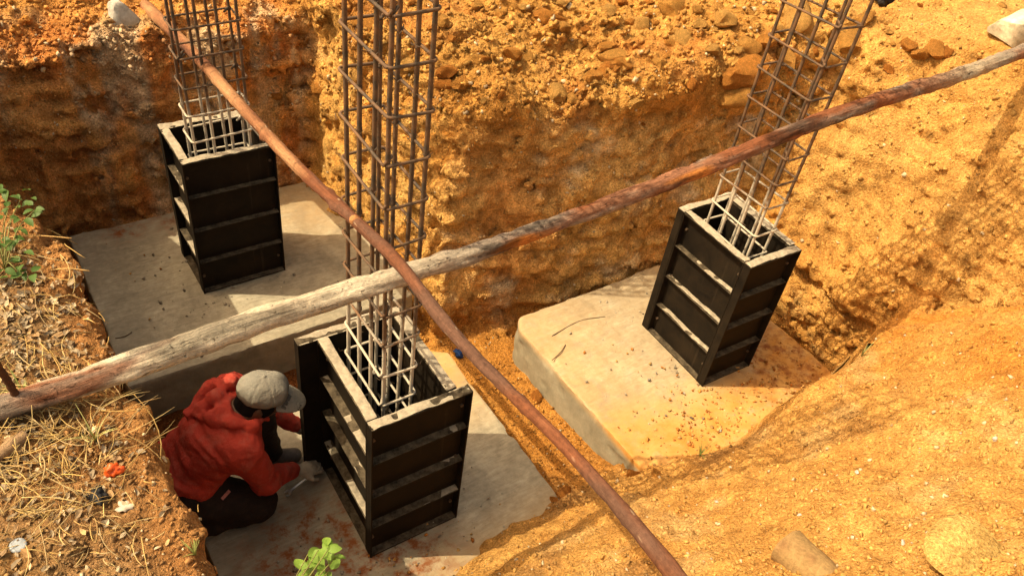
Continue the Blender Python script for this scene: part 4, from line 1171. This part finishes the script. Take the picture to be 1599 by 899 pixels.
def onback(u, v, off):
    r = jb.ray_cast(Vector(CAM), Vector(ray(u, v)))
    if r[0] is None: r = jb.find_nearest(Vector(P(u, v, .75)))
    return np.array(r[0]) + np.array(r[1]) * off
HOOD = [(onback(u, v, o), r) for u, v, o, r in ((392, 606, .035, .026), (362, 604, .03, .032), (334, 606, .02, .034), (316, 622, .012, .030), (297, 648, .008, .022), (330, 655, .012, .026), (362, 661, .014, .027), (392, 668, .02, .024), (404, 655, .03, .022))]
FILL = [onback(u, v, .006) for u, v in ((316, 638), (340, 622), (362, 635), (345, 645), (378, 650), (380, 620))]
jk, JV, JF = garment('red_hooded_top', jacket_f, (.05, 2.12, .1), (1.0, 2.95, .95), .0085, M['red'])
def trouser_f(x, y, z):
    wr = .014 * np.abs(vn(x * .5, y, z, .06, 96)) - .004 + .005 * vn(x * .6, y, z, .03, 97)
    d = chain(x, y, z, [((.29, 2.515, .285), (.305, 2.65, .29), .138, .135), ((.285, 2.475, .265), (.56, 2.40, .115), .128, .088), ((.56, 2.40, .092), (.25, 2.435, .08), .08, .068),
                        ((.30, 2.67, .29), (.675, 2.615, .485), .105, .078), ((.675, 2.615, .485), (.725, 2.665, .11), .074, .058)], .045)
    d = smax(d, -(z - .004), .01)
    return d + wr
tr, TV, TF = garment('black_trousers', trouser_f, (.05, 2.15, -.03), (.85, 2.85, .62), .009, M['black'])
def capf(x, y, z):
    f, s, u = hl(x, y, z)
    e = (np.sqrt((f / .112) ** 2 + (s / .091) ** 2 + (u / .102) ** 2) - 1) * .095
    e = smin(e, (np.sqrt(((f - .045) / .074) ** 2 + (s / .078) ** 2 + ((u - .018) / .08) ** 2) - 1) * .08, .02)
    an = np.arctan2(s, f)
    seam = np.abs(((an / (np.pi / 3) + .5) % 1) - .5) * (np.pi / 3) * np.hypot(f, s)
    e = e + .0025 * np.exp(-(seam / .004) ** 2) + .006 * vn(x, y, z, .045, 98)
    d = smax(e, -(u + .028), .008)
    d = smax(d, -(e + .012), .004)
    btn = np.sqrt(f * f + s * s + (u - .103) ** 2) - .008
    d = smin(d, btn, .006)
    u0 = -.012 - 5.0 * s * s - .25 * (f - .10) - .6 * (f - .10) ** 2 * 4
    el = (np.sqrt(((f - .09) / .122) ** 2 + (s / .086) ** 2) - 1) * .085
    bill = smax(np.abs(u - u0) - .0045, smax(el, .068 - f, .006), .004)
    return smin(d, bill, .006)
cp, CPV, CPF = garment('grey_cap', capf, HC - .26, HC + .26, .005, M['grey'])
def snood(x, y, z):
    f, s, u = hl(x, y, z)
    d = (np.sqrt(((f + .008) / .096) ** 2 + (s / .083) ** 2 + ((u + .065) / .10) ** 2) - 1) * .085
    d = smax(d, u + .022, .01)
    d = smin(d, cap_(x, y, z, HC - ud * .10 - fd * .02, (.56, 2.50, .685), .062, .066), .04)
    return smax(d, -((np.sqrt(((f - .11) / .05) ** 2 + (s / .055) ** 2 + ((u + .06) / .03) ** 2) - 1) * .03), .008) + .004 * vn(x, y, z, .04, 99)
garment('dark_neck_cover', snood, HC - .34, HC + .2, .008, M['dark'])
def glove(name, wrist, palm, fdir, nrm, curl, thumb_side):
    w_, p_ = np.array(wrist), np.array(palm); fdir = np.array(fdir, float); fdir /= np.linalg.norm(fdir)
    nrm = np.array(nrm, float); nrm -= fdir * (nrm @ fdir); nrm /= np.linalg.norm(nrm); sdv = np.cross(fdir, nrm) * thumb_side
    segs = []
    for k, (off, ln) in enumerate(((.031, .072), (.011, .080), (-.010, .075), (-.030, .060))):
        a = p_ + fdir * .03 + sdv * off
        b = a + (fdir * math.cos(curl * .5) + nrm * math.sin(curl * .5)) * ln * .45
        c = b + (fdir * math.cos(curl * 1.3) + nrm * math.sin(curl * 1.3)) * ln * .33
        e = c + (fdir * math.cos(curl * 2.0) + nrm * math.sin(curl * 2.0)) * ln * .26
        segs += [(a, b, .0115, .0105), (b, c, .0105, .010), (c, e, .010, .0085)]
    t0 = p_ - fdir * .02 + sdv * .03; t1 = t0 + (fdir * .6 + sdv * .7 + nrm * .2) * .04; t2 = t1 + (fdir * .9 + sdv * .2 + nrm * .4) * .034
    def f(x, y, z):
        X, Y, Z = x - p_[0], y - p_[1], z - p_[2]
        a = X * fdir[0] + Y * fdir[1] + Z * fdir[2]; b = X * sdv[0] + Y * sdv[1] + Z * sdv[2]; c = X * nrm[0] + Y * nrm[1] + Z * nrm[2]
        d = (np.sqrt((a / .052) ** 2 + (b / .046) ** 2 + (c / .022) ** 2) - 1) * .028
        d = smin(d, cap_(x, y, z, w_ - (p_ - w_) * .25, p_ - fdir * .02, .032, .028), .02)
        for i in range(4):
            fg = smin(smin(cap_(x, y, z, *segs[3 * i]), cap_(x, y, z, *segs[3 * i + 1]), .006), cap_(x, y, z, *segs[3 * i + 2]), .006)
            d = smin(d, fg, .005)
        th = smin(cap_(x, y, z, t0, t1, .015, .012), cap_(x, y, z, t1, t2, .012, .0095), .006)
        d = smin(d, th, .008)
        return d + .0025 * vn(x, y, z, .02, 101)
    lo = np.minimum(w_, p_) - .17; hi = np.maximum(w_, p_) + .17
    return garment(name, f, lo, hi, .0042, M['glove'])
glove('glove', RW, tuple(P(481, 732, .11)), (.95, .12, -.25), (-.1, .35, -.9), .55, -1)
glove('glove', LW, (.925, 2.690, .165), (.9, -.1, -.4), (-.3, -.3, -.9), .6, 1)
def shoe_f(x, y, z):
    d = chain(x, y, z, [((.715, 2.665, .06), (.84, 2.635, .045), .05, .042), ((.70, 2.668, .06), (.72, 2.665, .11), .05, .046)], .04)
    return smax(smax(d, -(z - .002), .006), z - .15, .01)
garment('shoe', shoe_f, (.55, 2.5, -.03), (.95, 2.8, .22), .007, M['shoe'])
def shoe2_f(x, y, z):
    d = chain(x, y, z, [((.27, 2.44, .06), (.22, 2.56, .05), .045, .04)], .04)
    return smax(d, -(z - .002), .006)
garment('shoe', shoe2_f, (.1, 2.3, -.03), (.4, 2.7, .15), .008, M['shoe'])
# woven label on the trouser leg
tb = BVHTree.FromPolygons(TV.tolist(), TF.tolist())
r_ = tb.ray_cast(Vector(CAM), Vector(ray(352, 772)))
if r_[0] is not None:
    nn = np.array(r_[1]); pp = np.array(r_[0]) + nn * .003; dv = P(359, 763, pp[2]) - P(345, 781, pp[2]); dv -= nn * (dv @ nn); dv /= np.linalg.norm(dv); sv_ = np.cross(nn, dv)
    V = [pp + dv * a * .026 + sv_ * b * .008 + nn * c for c in (0, .002) for a, b in ((-1, -1), (1, -1), (1, 1), (-1, 1))]
    o = mk('woven_label', np.array(V) - np.array([.5, 2.5, 0]), [(0, 3, 2, 1), (4, 5, 6, 7), (0, 1, 5, 4), (1, 2, 6, 5), (2, 3, 7, 6), (3, 0, 4, 7)], M['pink'], man, False)
# lettering strip on the cap's bill: a few dark stitched marks, too small to read
cb = BVHTree.FromPolygons(CPV.tolist(), CPF.tolist())
def stitch(name, a, b, w_, mat):
    V = []; F = []; k = 0
    for t in np.linspace(0, 1, 10):
        u, v = a[0] + (b[0] - a[0]) * t, a[1] + (b[1] - a[1]) * t
        r = cb.ray_cast(Vector(CAM), Vector(ray(u, v)))
        if r[0] is None: continue
        V.append((np.array(r[0]), np.array(r[1])))
    if len(V) < 3: return
    W = []
    for i, (p, nn) in enumerate(V):
        d = V[min(i + 1, len(V) - 1)][0] - V[max(i - 1, 0)][0]; s = np.cross(nn, d); s /= np.linalg.norm(s) + 1e-9
        W += [p + nn * .0012 - s * w_, p + nn * .0012 + s * w_]
        if i and i % 2 == 0 or name != 'bill_lettering' and i: F.append((2 * i - 2, 2 * i - 1, 2 * i + 1, 2 * i))
    mk(name, np.array(W) - np.array([.5, 2.5, 0]), F, mat, man, False)
stitch('bill_lettering', (461, 646), (470, 632), .0035, M['dark'])
stitch('cap_emblem', (442, 638), (452, 616), .012, m_plain('emblem', (.10, .095, .085), .9))

# wrench on the slab by the worker's hand
def wrench():
    a = P(449, 769, 0.02); b = P(486, 741, 0.02); d = b - a; L = np.linalg.norm(d); ang = math.atan2(d[1], d[0])
    t = empty('wrench', (a[0], a[1], .018), ang); tag(t, 'small open-ended steel wrench on the footing by the gloved hand', 'wrench')
    def f(x, y, z):
        hx = smax(np.abs(y) - .0075, smax(.012 - x, x - L - .02, .002), .003)
        c = np.hypot(x, y) - .0195
        c = smax(c, -smax(np.abs(y * .96 + x * .25) - .0085, x * .96 - y * .25 - .004, .001), .0015)
        r = np.abs(np.hypot(x - L - .03, y) - .0125) - .0055
        d = smin(smin(hx, c, .008), r, .006)
        return smax(d, np.abs(z) - .004, .002)
    V, F = surfnet(f, (-.03, -.03, -.012), (L + .06, .03, .012), .0022)
    mk('wrench_body', V, F, M['steel'], t, True)
wrench()
